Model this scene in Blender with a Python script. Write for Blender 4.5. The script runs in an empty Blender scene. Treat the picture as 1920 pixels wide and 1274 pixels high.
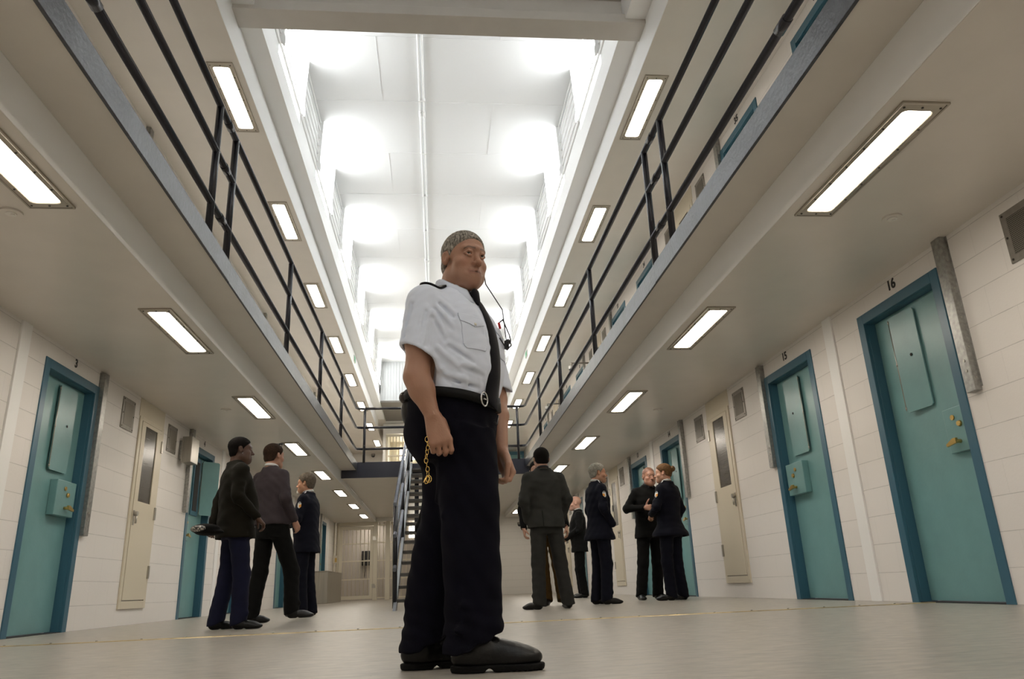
import bpy, bmesh, math, random
import numpy as np
from mathutils import Vector, Matrix
random.seed(7); np.random.seed(7)
SC = bpy.context.scene
COL = SC.collection
PI = math.pi
ORD = ['nearest', 'second nearest', 'third nearest', 'fourth nearest', 'fifth nearest', 'sixth nearest', 'seventh nearest', 'eighth nearest', 'ninth nearest', 'tenth nearest', 'eleventh nearest', 'twelfth nearest']

# ------------------------------------------------------------------ materials
def mat(name, col, rough=.5, metal=0., spec=.5, noise=0., nscale=8., bump=0., bscale=60., var=None, stretch=None, coat=0.):
    m = bpy.data.materials.new(name); m.use_nodes = True
    nt = m.node_tree; b = nt.nodes['Principled BSDF']
    c = (*col, 1.)
    b.inputs['Base Color'].default_value = c
    b.inputs['Roughness'].default_value = rough
    b.inputs['Metallic'].default_value = metal
    b.inputs['Specular IOR Level'].default_value = spec
    if coat: b.inputs['Coat Weight'].default_value = coat
    L = nt.links
    if noise or bump:
        tc = nt.nodes.new('ShaderNodeTexCoord'); src = tc.outputs['Object']
        if stretch:
            mp = nt.nodes.new('ShaderNodeMapping'); mp.inputs['Scale'].default_value = stretch
            L.new(src, mp.inputs['Vector']); src = mp.outputs['Vector']
    if noise:
        n = nt.nodes.new('ShaderNodeTexNoise'); n.inputs['Scale'].default_value = nscale; n.inputs['Detail'].default_value = 6
        L.new(src, n.inputs['Vector'])
        r = nt.nodes.new('ShaderNodeMapRange'); r.inputs[1].default_value = .3; r.inputs[2].default_value = .7
        L.new(n.outputs['Fac'], r.inputs[0])
        mx = nt.nodes.new('ShaderNodeMix'); mx.data_type = 'RGBA'
        d = var or tuple(max(0, x * (1 - noise)) for x in col)
        mx.inputs['A'].default_value = c; mx.inputs['B'].default_value = (*d, 1)
        L.new(r.outputs[0], mx.inputs['Factor']); L.new(mx.outputs['Result'], b.inputs['Base Color'])
    if bump:
        n2 = nt.nodes.new('ShaderNodeTexNoise'); n2.inputs['Scale'].default_value = bscale; n2.inputs['Detail'].default_value = 4
        L.new(src, n2.inputs['Vector'])
        bp = nt.nodes.new('ShaderNodeBump'); bp.inputs['Strength'].default_value = bump; bp.inputs['Distance'].default_value = .01
        L.new(n2.outputs['Fac'], bp.inputs['Height']); L.new(bp.outputs['Normal'], b.inputs['Normal'])
    return m

def emit(name, col, s):
    m = bpy.data.materials.new(name); m.use_nodes = True
    nt = m.node_tree; nt.nodes.remove(nt.nodes['Principled BSDF'])
    e = nt.nodes.new('ShaderNodeEmission'); e.inputs[0].default_value = (*col, 1); e.inputs[1].default_value = s
    nt.links.new(e.outputs[0], nt.nodes['Material Output'].inputs[0])
    return m

def block_mat(name, col, axis, rough=.45):
    """painted concrete blocks: courses 0.25 high, 0.5 long; raked bed joints, faint perpends"""
    m = mat(name, col, rough)
    nt = m.node_tree; L = nt.links; b = nt.nodes['Principled BSDF']
    g = nt.nodes.new('ShaderNodeNewGeometry'); s = nt.nodes.new('ShaderNodeSeparateXYZ'); L.new(g.outputs['Position'], s.inputs[0])
    cmb = nt.nodes.new('ShaderNodeCombineXYZ'); L.new(s.outputs[axis], cmb.inputs[0]); L.new(s.outputs[2], cmb.inputs[1])
    def brick(ms, sm):
        t = nt.nodes.new('ShaderNodeTexBrick'); t.offset = .5
        t.inputs['Scale'].default_value = 1; t.inputs['Brick Width'].default_value = .5; t.inputs['Row Height'].default_value = .25
        t.inputs['Mortar Size'].default_value = ms; t.inputs['Mortar Smooth'].default_value = sm
        t.inputs['Color1'].default_value = (1, 1, 1, 1); t.inputs['Color2'].default_value = (1, 1, 1, 1); t.inputs['Mortar'].default_value = (0, 0, 0, 1)
        L.new(cmb.outputs[0], t.inputs['Vector']); return t
    t = brick(.004, .3)
    def M(op, a, bb=None, c=None):
        n = nt.nodes.new('ShaderNodeMath'); n.operation = op
        for k, v in enumerate((a, bb, c)):
            if v is None: continue
            if hasattr(v, 'links'): L.new(v, n.inputs[k])
            else: n.inputs[k].default_value = v
        return n.outputs[0]
    # horizontal joints: distance to the nearest course line
    fr = M('FRACT', M('DIVIDE', M('ADD', s.outputs[2], .125), .25))
    dist = M('ABSOLUTE', M('SUBTRACT', fr, .5))                # 0 at joint
    nz = nt.nodes.new('ShaderNodeTexNoise'); nz.inputs['Scale'].default_value = 9; L.new(g.outputs['Position'], nz.inputs['Vector'])
    wid = M('MULTIPLY_ADD', nz.outputs['Fac'], .020, -.001)
    hj = M('LESS_THAN', dist, wid)                            # 1 in joint
    pj = M('MULTIPLY', M('SUBTRACT', 1., M('MULTIPLY', t.outputs['Color'], 1.)), .18)
    jo = M('MAXIMUM', hj, pj)
    mx = nt.nodes.new('ShaderNodeMix'); mx.data_type = 'RGBA'
    mx.inputs['A'].default_value = (*col, 1); mx.inputs['B'].default_value = (*[x * .70 for x in col], 1)
    L.new(jo, mx.inputs['Factor']); L.new(mx.outputs['Result'], b.inputs['Base Color'])
    n2 = nt.nodes.new('ShaderNodeTexNoise'); n2.inputs['Scale'].default_value = 70; n2.inputs['Detail'].default_value = 5
    L.new(g.outputs['Position'], n2.inputs['Vector'])
    hgt = M('SUBTRACT', M('MULTIPLY', n2.outputs['Fac'], .25), jo)
    bp = nt.nodes.new('ShaderNodeBump'); bp.inputs['Strength'].default_value = .5; bp.inputs['Distance'].default_value = .006
    L.new(hgt, bp.inputs['Height']); L.new(bp.outputs['Normal'], b.inputs['Normal'])
    return m

M_ = {}
M_['wall'] = block_mat('painted_block', (.78, .75, .72), 1)
M_['wall_end'] = block_mat('painted_block_end', (.76, .74, .70), 0)
M_['soffit'] = mat('soffit_paint', (.70, .66, .60), .33, bump=.06, bscale=25, noise=.05, nscale=3)
M_['white'] = mat('white_paint', (.86, .86, .85), .4, bump=.04, bscale=40)
M_['ceil'] = mat('white_ceiling_panel', (.84, .85, .85), .35)
M_['beamp'] = mat('beam_paint', (.60, .57, .53), .5, noise=.06, nscale=4)
M_['fascia'] = mat('grey_blue_fascia_paint', (.062, .068, .083), .34, noise=.45, nscale=6, bump=.35, bscale=30)
M_['rail'] = mat('navy_gloss_paint', (.010, .010, .017), .24, spec=.5, bump=.04, bscale=25)
M_['landing'] = mat('landing_edge_paint', (.030, .032, .050), .4)
M_['teal'] = mat('teal_door_paint', (.170, .345, .350), .33, noise=.10, nscale=5, bump=.08, bscale=45)
M_['blue'] = mat('blue_frame_paint', (.040, .125, .185), .32, bump=.08, bscale=40)
M_['galv'] = mat('galvanised_steel', (.42, .42, .40), .38, metal=.85, noise=.35, nscale=30, bump=.08, bscale=80)
M_['steel'] = mat('brushed_steel', (.50, .48, .43), .34, metal=.9, noise=.2, nscale=20, stretch=(1, 1, .06), bump=.05)
M_['ventp'] = mat('vent_plate_steel', (.30, .28, .25), .42, metal=.6, noise=.2, nscale=18)
M_['lampframe'] = mat('lamp_frame_enamel', (.42, .38, .31), .35, metal=.35, noise=.15, nscale=10)
M_['lampedge'] = mat('lamp_edge_gasket', (.12, .10, .08), .5)
M_['cream'] = mat('cream_cabinet_paint', (.64, .58, .46), .35, bump=.05, bscale=30)
M_['creamgate'] = mat('cream_gate_paint', (.72, .67, .55), .4)
M_['mesh'] = mat('dark_perforated_sheet', (.10, .09, .075), .35, metal=.4)
M_['brass'] = mat('brass', (.62, .42, .14), .28, metal=1.)
M_['black'] = mat('black_plastic', (.012, .012, .013), .4)
M_['dark'] = mat('dark_recess', (.02, .02, .02), .8)
M_['screw'] = mat('dark_screw', (.05, .045, .04), .4, metal=.6)
M_['whitepl'] = mat('white_plastic', (.75, .73, .68), .4)
M_['green'] = mat('green_sign_face', (.02, .35, .14), .4)
M_['orange'] = mat('brown_orange_board', (.30, .10, .03), .5)
M_['tread'] = mat('worn_tread_steel', (.11, .105, .095), .45, metal=.3, noise=.4, nscale=14)
M_['stringer'] = mat('stair_grey_paint', (.22, .24, .27), .4)
M_['silverrail'] = mat('worn_handrail_paint', (.20, .22, .27), .22, metal=.5, noise=.25, nscale=9)
M_['lamp'] = emit('lamp_diffuser', (1., .90, .77), 13.5)
M_['sky'] = emit('daylit_window', (.93, .97, 1.), 7.5)
M_['sky2'] = emit('lit_window_beyond', (1., .93, .78), 5.)

def floor_mat():
    m = mat('vinyl_floor', (.46, .43, .385), .3)
    nt = m.node_tree; L = nt.links; b = nt.nodes['Principled BSDF']
    g = nt.nodes.new('ShaderNodeNewGeometry')
    mp = nt.nodes.new('ShaderNodeMapping'); mp.inputs['Scale'].default_value = (3, 9, 1); L.new(g.outputs['Position'], mp.inputs[0])
    n = nt.nodes.new('ShaderNodeTexNoise'); n.inputs['Scale'].default_value = 2.2; n.inputs['Detail'].default_value = 9; n.inputs['Roughness'].default_value = .68
    L.new(mp.outputs[0], n.inputs['Vector'])
    cr = nt.nodes.new('ShaderNodeValToRGB'); cr.color_ramp.elements[0].position = .3; cr.color_ramp.elements[1].position = .72
    cr.color_ramp.elements[0].color = (.25, .24, .22, 1); cr.color_ramp.elements[1].color = (.47, .425, .36, 1)
    L.new(n.outputs['Fac'], cr.inputs[0]); L.new(cr.outputs[0], b.inputs['Base Color'])
    n2 = nt.nodes.new('ShaderNodeTexNoise'); n2.inputs['Scale'].default_value = 5; n2.inputs['Detail'].default_value = 4; L.new(mp.outputs[0], n2.inputs['Vector'])
    r = nt.nodes.new('ShaderNodeMapRange'); r.inputs[3].default_value = .22; r.inputs[4].default_value = .46
    L.new(n2.outputs['Fac'], r.inputs[0]); L.new(r.outputs[0], b.inputs['Roughness'])
    bp = nt.nodes.new('ShaderNodeBump'); bp.inputs['Strength'].default_value = .12; bp.inputs['Distance'].default_value = .003
    n3 = nt.nodes.new('ShaderNodeTexNoise'); n3.inputs['Scale'].default_value = 30; L.new(g.outputs['Position'], n3.inputs['Vector'])
    L.new(n3.outputs['Fac'], bp.inputs['Height']); L.new(bp.outputs['Normal'], b.inputs['Normal'])
    return m
M_['floor'] = floor_mat()

# ------------------------------------------------------------------ mesh building
class MB:
    """collects pieces, links them as one mesh object"""
    def __init__(s): s.v = []; s.f = []; s.m = []; s.sm = []
    def add(s, vs, fs, mi=0, smooth=False):
        o = len(s.v); s.v += [tuple(p) for p in vs]
        s.f += [tuple(o + i for i in f) for f in fs]; s.m += [mi] * len(fs); s.sm += [smooth] * len(fs)
        return s
    def box(s, x0, x1, y0, y1, z0, z1, mi=0):
        x0, x1 = sorted((x0, x1)); y0, y1 = sorted((y0, y1)); z0, z1 = sorted((z0, z1))
        v = [(x, y, z) for z in (z0, z1) for y in (y0, y1) for x in (x0, x1)]
        return s.add(v, [(0, 2, 3, 1), (4, 5, 7, 6), (0, 1, 5, 4), (2, 6, 7, 3), (0, 4, 6, 2), (1, 3, 7, 5)], mi)
    def tube(s, pts, r, n=12, mi=0, caps=True):
        pts = [Vector(p) for p in pts]; rs = r if isinstance(r, (list, tuple)) else [r] * len(pts)
        vs = []; up = None
        for i, p in enumerate(pts):
            a = (pts[i] - pts[i - 1]).normalized() if i else (pts[1] - pts[0]).normalized()
            b = (pts[i + 1] - pts[i]).normalized() if i < len(pts) - 1 else a
            t = (a + b).normalized()
            if up is None: up = Vector((0, 0, 1)) if abs(t.z) < .9 else Vector((1, 0, 0))
            u = t.cross(up).normalized(); w = u.cross(t).normalized(); up = w
            k = 1 / max(.35, math.sqrt(max(0, (1 + a.dot(b)) / 2)))
            for j in range(n):
                an = 2 * PI * j / n; d = u * math.cos(an) + w * math.sin(an)
                # mitre: stretch along the in-plane bend direction
                if i and i < len(pts) - 1 and k > 1.001:
                    bd = (b - a).normalized(); d = d + bd * (d.dot(bd)) * (k - 1)
                vs.append(p + d * rs[i])
        fs = [(i * n + j, i * n + (j + 1) % n, (i + 1) * n + (j + 1) % n, (i + 1) * n + j) for i in range(len(pts) - 1) for j in range(n)]
        s.add(vs, fs, mi, True)
        if caps:
            o = len(s.v) - len(vs); s.f += [tuple(o + j for j in range(n - 1, -1, -1)), tuple(o + (len(pts) - 1) * n + j for j in range(n))]
            s.m += [mi] * 2; s.sm += [False] * 2
        return s
    def prism(s, poly, axis, a, b, mi=0):
        """poly: 2-D points in the other two axes (in x,y,z order); extruded from a to b on axis"""
        def P(p, t):
            q = list(p); q.insert(axis, t); return tuple(q)
        n = len(poly); v = [P(p, a) for p in poly] + [P(p, b) for p in poly]
        f = [tuple(range(n - 1, -1, -1)), tuple(range(n, 2 * n))] + [(i, (i + 1) % n, n + (i + 1) % n, n + i) for i in range(n)]
        return s.add(v, f, mi)
    def disc(s, c, axis, r, h, n=20, mi=0, r2=None):
        r2 = r if r2 is None else r2
        v = []
        for k, (t, rr) in enumerate(((0, r), (h, r2))):
            for j in range(n):
                a = 2 * PI * j / n; q = [math.cos(a) * rr, math.sin(a) * rr]; q.insert(axis, t)
                v.append((c[0] + q[0], c[1] + q[1], c[2] + q[2]))
        f = [tuple(range(n - 1, -1, -1)), tuple(range(n, 2 * n))] + [(i, (i + 1) % n, n + (i + 1) % n, n + i) for i in range(n)]
        return s.add(v, f, mi)
    def build(s, name, mats, parent=None, bevel=0., loc=None):
        me = bpy.data.meshes.new(name); me.from_pydata(s.v, [], s.f); me.update()
        bm = bmesh.new(); bm.from_mesh(me); bmesh.ops.recalc_face_normals(bm, faces=bm.faces); bm.to_mesh(me); bm.free()
        for m in (mats if isinstance(mats, (list, tuple)) else [mats]): me.materials.append(M_[m] if isinstance(m, str) else m)
        me.polygons.foreach_set('material_index', s.m); me.polygons.foreach_set('use_smooth', s.sm)
        o = bpy.data.objects.new(name, me); COL.objects.link(o)
        if parent is not None: o.parent = parent
        if loc: o.location = loc
        if bevel:
            bv = o.modifiers.new('bevel', 'BEVEL'); bv.width = bevel; bv.segments = 2; bv.limit_method = 'ANGLE'
        return o

def tag(o, label=None, cat=None, group=None, kind=None):
    if label: o['label'] = label
    if cat: o['category'] = cat
    if group: o['group'] = group
    if kind: o['kind'] = kind
    return o
def thing(name, label, cat, loc=(0, 0, 0), group=None, rz=0., kind=None):
    o = bpy.data.objects.new(name, None); COL.objects.link(o); o.location = loc; o.rotation_euler = (0, 0, rz); o.empty_display_size = .1
    return tag(o, label, cat, group, kind)
def dup(root, loc, label=None, rz=None, scale=None):
    r = root.copy(); COL.objects.link(r); r.location = loc
    if rz is not None: r.rotation_euler = (0, 0, rz)
    if scale is not None: r.scale = scale
    if label: r['label'] = label
    for ch in list(root.children):
        c = ch.copy(); COL.objects.link(c); c.parent = r
        for g in list(ch.children):
            d = g.copy(); COL.objects.link(d); d.parent = c
    return r
def struct(name, mb, mats, label=None, bevel=0.):
    return tag(mb.build(name, mats, None, bevel), label, None, None, 'structure')

def text_mesh(txt, size, name, m, parent, M):
    """painted numerals: built-in font converted to a thin mesh"""
    cu = bpy.data.curves.new('numeral', 'FONT'); cu.body = txt; cu.size = size; cu.extrude = .0015; cu.align_x = 'CENTER'; cu.align_y = 'CENTER'; cu.offset = .006 * size / .2
    o = bpy.data.objects.new('numeral', cu); COL.objects.link(o)
    dg = bpy.context.evaluated_depsgraph_get(); me = bpy.data.meshes.new_from_object(o.evaluated_get(dg)); bpy.data.objects.remove(o); bpy.data.curves.remove(cu)
    me.transform(M); me.materials.clear(); me.materials.append(M_[m])
    r = bpy.data.objects.new(name, me); COL.objects.link(r); r.parent = parent
    return r

# ------------------------------------------------------------------ layout (metres; corridor runs along +Y, camera at the origin)
XC = .122                     # centre of the hall
DW, DWU = 3.943, 3.81         # wall half-distance, ground floor and gallery
ZS, ZU = 2.787, 6.07          # soffits
DB, DF, DUB = 2.436, 2.06, 2.345
ZUN, ZF = 3.09, 3.26          # underside and top of gallery edge
ZL, ZC = 6.5, 8.1             # clerestory ledge, main ceiling
DCL = 2.12                    # clerestory plane
YN, YE, YEU = -9.0, 28.8, 33.0           # near and far end
YLAND = 18.3
def X(s, d): return XC + s * d
SIDES = ((-1, 'left'), (1, 'right'))
DA, DBY, PER = 5.19, 7.36, 6.78    # door starts per bay
DWID, DHT = 1.21, 2.597
# ------------------------------------------------------------------ shell
struct('floor', MB().box(-7, 7, YN, YE + 3, -.2, 0), 'floor', 'grey beige vinyl floor')
OPEN_END = (-3.77, .95, 2.787)       # opening of the barred screen in the end wall
def door_starts(upper=False):
    out = []
    for k in range(4):
        for kind, y in (('A', DA + PER * k), ('B', DBY + PER * k)):
            if y + DWID < YE - .3: out.append((kind, k, y))
    return out
for s, nm in SIDES:
    w = MB(); y = YN
    x0, x1 = X(s, DW), X(s, DW + .35)
    starts = [d for d in door_starts() if not (s < 0 and d[0] == 'A' and d[1] == 0)]
    for kd, k, ys in starts:
        w.box(x0, x1, y, ys + .03, 0, ZS)
        w.box(x0, x1, ys + .03, ys + DWID - .03, DHT - .03, ZS)
        y = ys + DWID - .03
    w.box(x0, x1, y, YE, 0, ZS)
    struct('wall_' + nm, w, 'wall', 'white painted concrete block wall of the ground floor, %s side' % nm)
    w = MB(); y = YN
    x0, x1 = X(s, DWU), X(s, DWU + .35)
    for kd, k, ys in (door_starts() if s > 0 else []):
        w.box(x0, x1, y, ys + .03, ZF, ZU)
        w.box(x0, x1, ys + .03, ys + DWID - .03, ZF + DHT - .03, ZU)
        y = ys + DWID - .03
    w.box(x0, x1, y, YEU, ZF, ZU)
    struct('wall_%s_upper' % nm, w, 'wall', 'white painted block wall of the gallery, %s side' % nm)
    # gallery slab: soffit, white beam face, underside of the overhang
    e = X(s, DB)
    slab = MB().prism([(X(s, DW + .3), ZS), (e, ZS), (e, ZUN), (X(s, DF + .012), ZUN), (X(s, DF + .012), ZF), (X(s, DW + .3), ZF)], 1, YN, YE)
    struct('ceiling_lower_' + nm, slab, 'soffit', 'beige painted soffit, beam and slab of the %s gallery' % nm)
    struct('trim_%d' % (5 if s < 0 else 6), MB().box(e, X(s, DB - .006), YN, YE, ZS + .002, ZUN - .002), 'white', 'face of the lower %s beam, its brightness put into a white colour' % nm)  # light falling on the beam face is put into this whiter colour
    # grey edge of the gallery
    tr = MB().box(X(s, DF - .012), X(s, DF + .012), YN, 6.62, ZUN - .02, ZF + .012).box(X(s, DF - .008), X(s, DF + .012), 6.63, YLAND, ZUN - .02, ZF + .012)
    struct('trim_%d' % (1 if s < 0 else 2), tr, 'fascia', 'grey painted edge of the %s gallery' % nm, .003)
    # upper soffit and beam up to the clerestory ledge
    e2 = X(s, DUB)
    up = MB().prism([(X(s, DW + .3), ZU), (e2, ZU), (e2, ZL), (X(s, DCL - .01), ZL), (X(s, DCL - .01), ZL + .34), (X(s, DCL + .16), ZL + .34), (X(s, DCL + .16), ZL + .6), (X(s, DW + .3), ZL + .6)], 1, YN, YEU)
    struct('ceiling_upper_' + nm, up, ['soffit'], 'pale soffit and beam above the %s gallery' % nm)
    face = MB().box(e2, X(s, DUB - .006), YN, 28.0, ZU + .002, ZL - .006)
    face.box(X(s, DUB - .006), X(s, DCL - .02), YN, 28.0, ZL - .006, ZL - .0005)
    face.box(X(s, DCL - .0105), X(s, DCL - .02), YN, 28.0, ZL + .0, ZL + .34).box(X(s, DCL - .02), X(s, DCL + .02), YN, 28.0, ZL + .3405, ZL + .35)
    struct('trim_%d' % (3 if s < 0 else 4), face, 'white', 'white painted face of the upper %s beam' % nm)
    # clerestory wall: piers between the window openings
    cw = MB()
    yy = 8.2 - 3.1 * 5
    wins = []
    prev = YN
    while yy < 25.6:
        if yy > YN and not -.5 < yy < 7:
            cw.box(X(s, DCL + .02), X(s, DCL + .62), prev, yy, ZL + .33, ZC); prev = yy + 1.55; wins.append(yy)
        yy += 3.1
    cw.box(X(s, DCL + .02), X(s, DCL + .62), prev, YE, ZL + .33, ZC).box(X(s, DCL + .02), X(s, DCL + .66), YN, YE, ZL + .3, ZL + .345)
    struct('wall_%s_clerestory' % nm, cw, 'white', 'white clerestory wall of the %s side' % nm)
    for n, wy in enumerate(wins):
        wd = thing('window_%d' % (n + 1 + (20 if s > 0 else 0)), 'daylit clerestory window in the %s row, number %d from the front' % (nm, n + 1), None, (X(s, DCL + .56), wy + .775, ZL + 1.0), kind='structure')
        MB().box(-.004, .004, -.79, .79, -.66, .62).build('pane', 'sky', wd)
        fr = MB()
        for yy in (-.77, 0, .77): fr.box(-.03 - .03, .03 - .03, yy - .02, yy + .02, -.66, .62)
        for zz in (-.64, .0, .58): fr.box(-.03 - .03, .03 - .03, -.79, .79, zz - .02, zz + .02)
        fr.build('window_frame', 'white', wd)
    # pilaster between the paired doors
    for k in range(4):
        yp = 6.85 + PER * k
        if yp < YE: struct('trim_%d' % (10 + k + (10 if s > 0 else 0)), MB().box(X(s, DW - .02), X(s, DW + .01), yp, yp + .17, 0, ZS), 'white', 'white pilaster strip on the %s block wall between cell doors' % nm, .004)

# main ceiling with cover strips
c = MB().box(X(-1, DCL + .7), X(1, DCL + .7), YN, YE, ZC, ZC + .2)
for k, y in enumerate(np.arange(-.2, 26, 1.555)):
    c.box(X(-1, DCL), X(1, DCL), y - .006, y + .006, ZC - .006, ZC)
    x = -.87 if k % 2 else 0.0
    for xx in ((-.87, ) if k % 2 else ()): c.box(xx - .006, xx + .006, y - 1.55, y, ZC - .006, ZC)
    for xx in ((1.0, ) if k % 2 == 0 else ()): c.box(xx - .006, xx + .006, y - 1.55, y, ZC - .006, ZC)
struct('ceiling', c, 'ceil', 'white panelled ceiling of the hall')

# end wall (ground floor with the barred opening), upper end wall, gable bulkhead
e = MB().box(-4.3, OPEN_END[0], YE, YE + .3, 0, ZS).box(OPEN_END[1], 4.5, YE, YE + .3, 0, ZS)
struct('wall_end', e.box(-4.3, 4.5, YE, YE + .3, ZS, 3.25), 'wall_end', 'white block end wall of the ground floor')
ue = MB().box(-1.98, .9, YE, YE + .3, 6.1, 6.5).box(.9, 2.28, YE, YE + .3, 3.2, 6.5).box(-2.08, -1.98, YE, YEU, 3.2, 6.5).box(2.2, 2.3, YE, YEU, 3.2, 6.5)
ue.box(-4.3, -2.0, YEU, YEU + .3, 3.2, 6.5).box(2.25, 4.5, YEU, YEU + .3, 3.2, 6.5)
ue.box(-4.3, 4.5, YE, YE + .3, 6.52, ZC + .2)
struct('wall_end_upper', ue, 'wall_end', 'white block end walls above the landing')
struct('floor_gallery_end', MB().box(-4.3, 4.5, YE, YEU + .3, 3.1, ZF - .04), 'floor', 'floor of the passages beyond the landing')
def corrugated():
    m = mat('corrugated_metal', (.55, .56, .56), .35, metal=.35)
    return m
bk = MB()
nx = 42; xs = np.linspace(X(-1, DCL - .02), X(1, DCL - .02), nx * 2 + 1)
for i in range(nx):
    bk.box(xs[2 * i], xs[2 * i + 1], 25.745, 25.77, 6.66, ZC); 
bk.box(xs[0], xs[-1], 25.77, YE, 6.66, ZC)
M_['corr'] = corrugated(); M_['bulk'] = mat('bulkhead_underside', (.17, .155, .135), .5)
struct('wall_end_bulkhead', bk, 'corr', 'ribbed metal bulkhead under the ceiling at the far end')
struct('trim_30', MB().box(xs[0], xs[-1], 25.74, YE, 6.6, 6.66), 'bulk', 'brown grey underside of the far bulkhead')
gv = thing('window_50', 'white framed vent window in the ribbed bulkhead', None, (-1.0, 25.74, 7.5), kind='structure')
MB().box(-.02, .02, -.03, 0, -.55, .6).box(.5, .54, -.03, 0, -.55, .6).box(-.02, .54, -.03, 0, -.59, -.55).box(-.02, .54, -.03, 0, .56, .6).build('window_frame', 'white', gv)
MB().box(.02, .5, -.012, -.004, -.55, .56).build('pane', 'sky2', gv)
# vestibule behind the bars, room behind the landing
vb = MB().box(-4.3, 2, YE + 2.2, YE + 2.3, 0, 3.2).box(-4.2, -4.1, YE + .3, YE + 2.2, 0, 3.2).box(1.6, 1.7, YE + .3, YE + 2.2, 0, 3.2).box(-4.2, 1.7, YE + .3, YE + 2.3, 2.95, 3.05)
M_['vest'] = mat('grey_vestibule_paint', (.52, .48, .44), .5)
struct('wall_vestibule', vb, 'vest', 'grey brown walls of the vestibule behind the bars')
ur = MB().box(-1.98, 1.1, YE + 1.8, YE + 1.9, 3.2, 6.6).box(-1.98, -1.9, YE + .3, YE + 1.8, 3.2, 6.6).box(1.0, 1.1, YE + .3, YE + 1.8, 3.2, 6.6).box(-1.98, 1.1, YE + .3, YE + 1.8, 6.1, 6.2)
M_['room'] = mat('cream_room_paint', (.75, .70, .58), .5)
struct('wall_room_beyond', ur, 'room', 'cream walls of the room behind the landing bars')
# near end closes the hall behind the camera
struct('wall_near', MB().box(-4.5, 4.8, YN - .2, YN, 0, ZC + .2), 'wall_end', 'white block wall behind the camera')

# landing slab joining the galleries
ld = MB().box(X(-1, DB - .002), X(1, DB - .002), YLAND + .012, YE, 2.93, ZF - .04)
struct('ceiling_landing', ld, 'soffit', 'beige underside of the landing between the galleries')
le = MB().box(X(-1, DB - .01), -.66, YLAND - .012, YLAND + .012, 2.90, ZF + .02).box(.62, X(1, DB - .01), YLAND - .012, YLAND + .012, 2.90, ZF + .02).box(-.66, .62, YLAND - .0, YLAND + .012, 2.98, ZF - .04)
struct('trim_31', le, 'landing', 'dark navy edge of the landing', .003)

# cross beam of the hall
xb = MB().box(X(-1, DUB), X(1, DUB), 6.83, 7.14, 6.44, 6.56).box(X(-1, DUB), X(1, DUB), 6.93, 7.04, 6.56, 6.84).box(X(-1, DUB), X(1, DUB), 6.86, 7.11, 6.84, 6.92)
struct('beam', xb, 'beamp', 'beige painted steel beam across the hall under the ceiling', .004)

# expansion joint cover across the floor
js = MB()
for a, b in ((-3.82, -2.9), (-2.9, -1.6), (-1.6, -.1), (-.1, 1.3), (1.3, 2.9), (2.9, 4.06)):
    yj = lambda x: 6.06 + .02 * x - .035 * max(0, 1 - abs(x - .6) / 3.)
    js.add([(a, yj(a) - .045, .004), (b, yj(b) - .045, .004), (b, yj(b) + .045, .004), (a, yj(a) + .045, .004), (a, yj(a) - .05, 0), (b, yj(b) - .05, 0), (b, yj(b) + .05, 0), (a, yj(a) + .05, 0)],
           [(0, 1, 2, 3), (0, 4, 5, 1), (3, 2, 6, 7)])
M_['joint'] = mat('worn_brass_cover_strip', (.66, .52, .26), .35, metal=.4, noise=.6, nscale=5, stretch=(2, 1, 1))
jo = tag(js.build('floor_cover_strip', 'joint'), 'worn brass coloured cover strip screwed across the floor', 'floor strip')
sc = MB()
for x in np.arange(-3.7, 4.0, .31):
    sc.disc((x, 6.06 + .02 * x - .035 * max(0, 1 - abs(x - .6) / 3.) + .02, .004), 2, .008, .005, 8)
sc.build('screw', 'galv', jo)

# ------------------------------------------------------------------ clerestory bars
for s, nm in SIDES:
    g = thing('clerestory_grille', 'white painted bars along the %s clerestory windows under the main ceiling' % nm, 'window bars', (X(s, DCL), 0, ZL + .3))
    for k in range(8):
        z = .34 + k * .155
        d = -.03 + .04 * (1 - k / 7.)
        MB().tube([(s * d, YN + .02, z), (s * d, 25.7, z)], .011 if k else .02, 8).build('bar', 'white', g)
    y = 8.2 - 1.55 * 8
    while y < 25.6:
        if y > YN:
            MB().prism([(s * .03, .33), (s * -.03, .33), (s * -.03, .30), (s * -.055, .30), (s * -.06, .42), (s * -.04, .5), (s * -.085, 1.49), (s * .04, 1.49)], 1, y - .012, y + .012).build('bracket', 'white', g)
        y += 1.55
# twin conduit under the ceiling
g = thing('ceiling_conduit', 'twin white conduit pipes running down the middle of the main ceiling', 'pipe', (-.215, 0, ZC))
for dx in (-.028, .028): MB().tube([(dx, YN + .01, -.03), (dx, 25.7, -.03)], .018, 10).build('pipe', 'white', g)
cl = MB()
for y in np.arange(1.0, 25, 1.6): cl.box(-.06, .06, y - .015, y + .015, -.05, 0)
for y in (10.9, 17.0): cl.tube([(.028, y, -.03), (.028, y + .16, -.03)], .026, 10).tube([(-.028, y, -.03), (-.028, y + .16, -.03)], .026, 10)
cl.build('clip_pattern', 'white', g)

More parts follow.
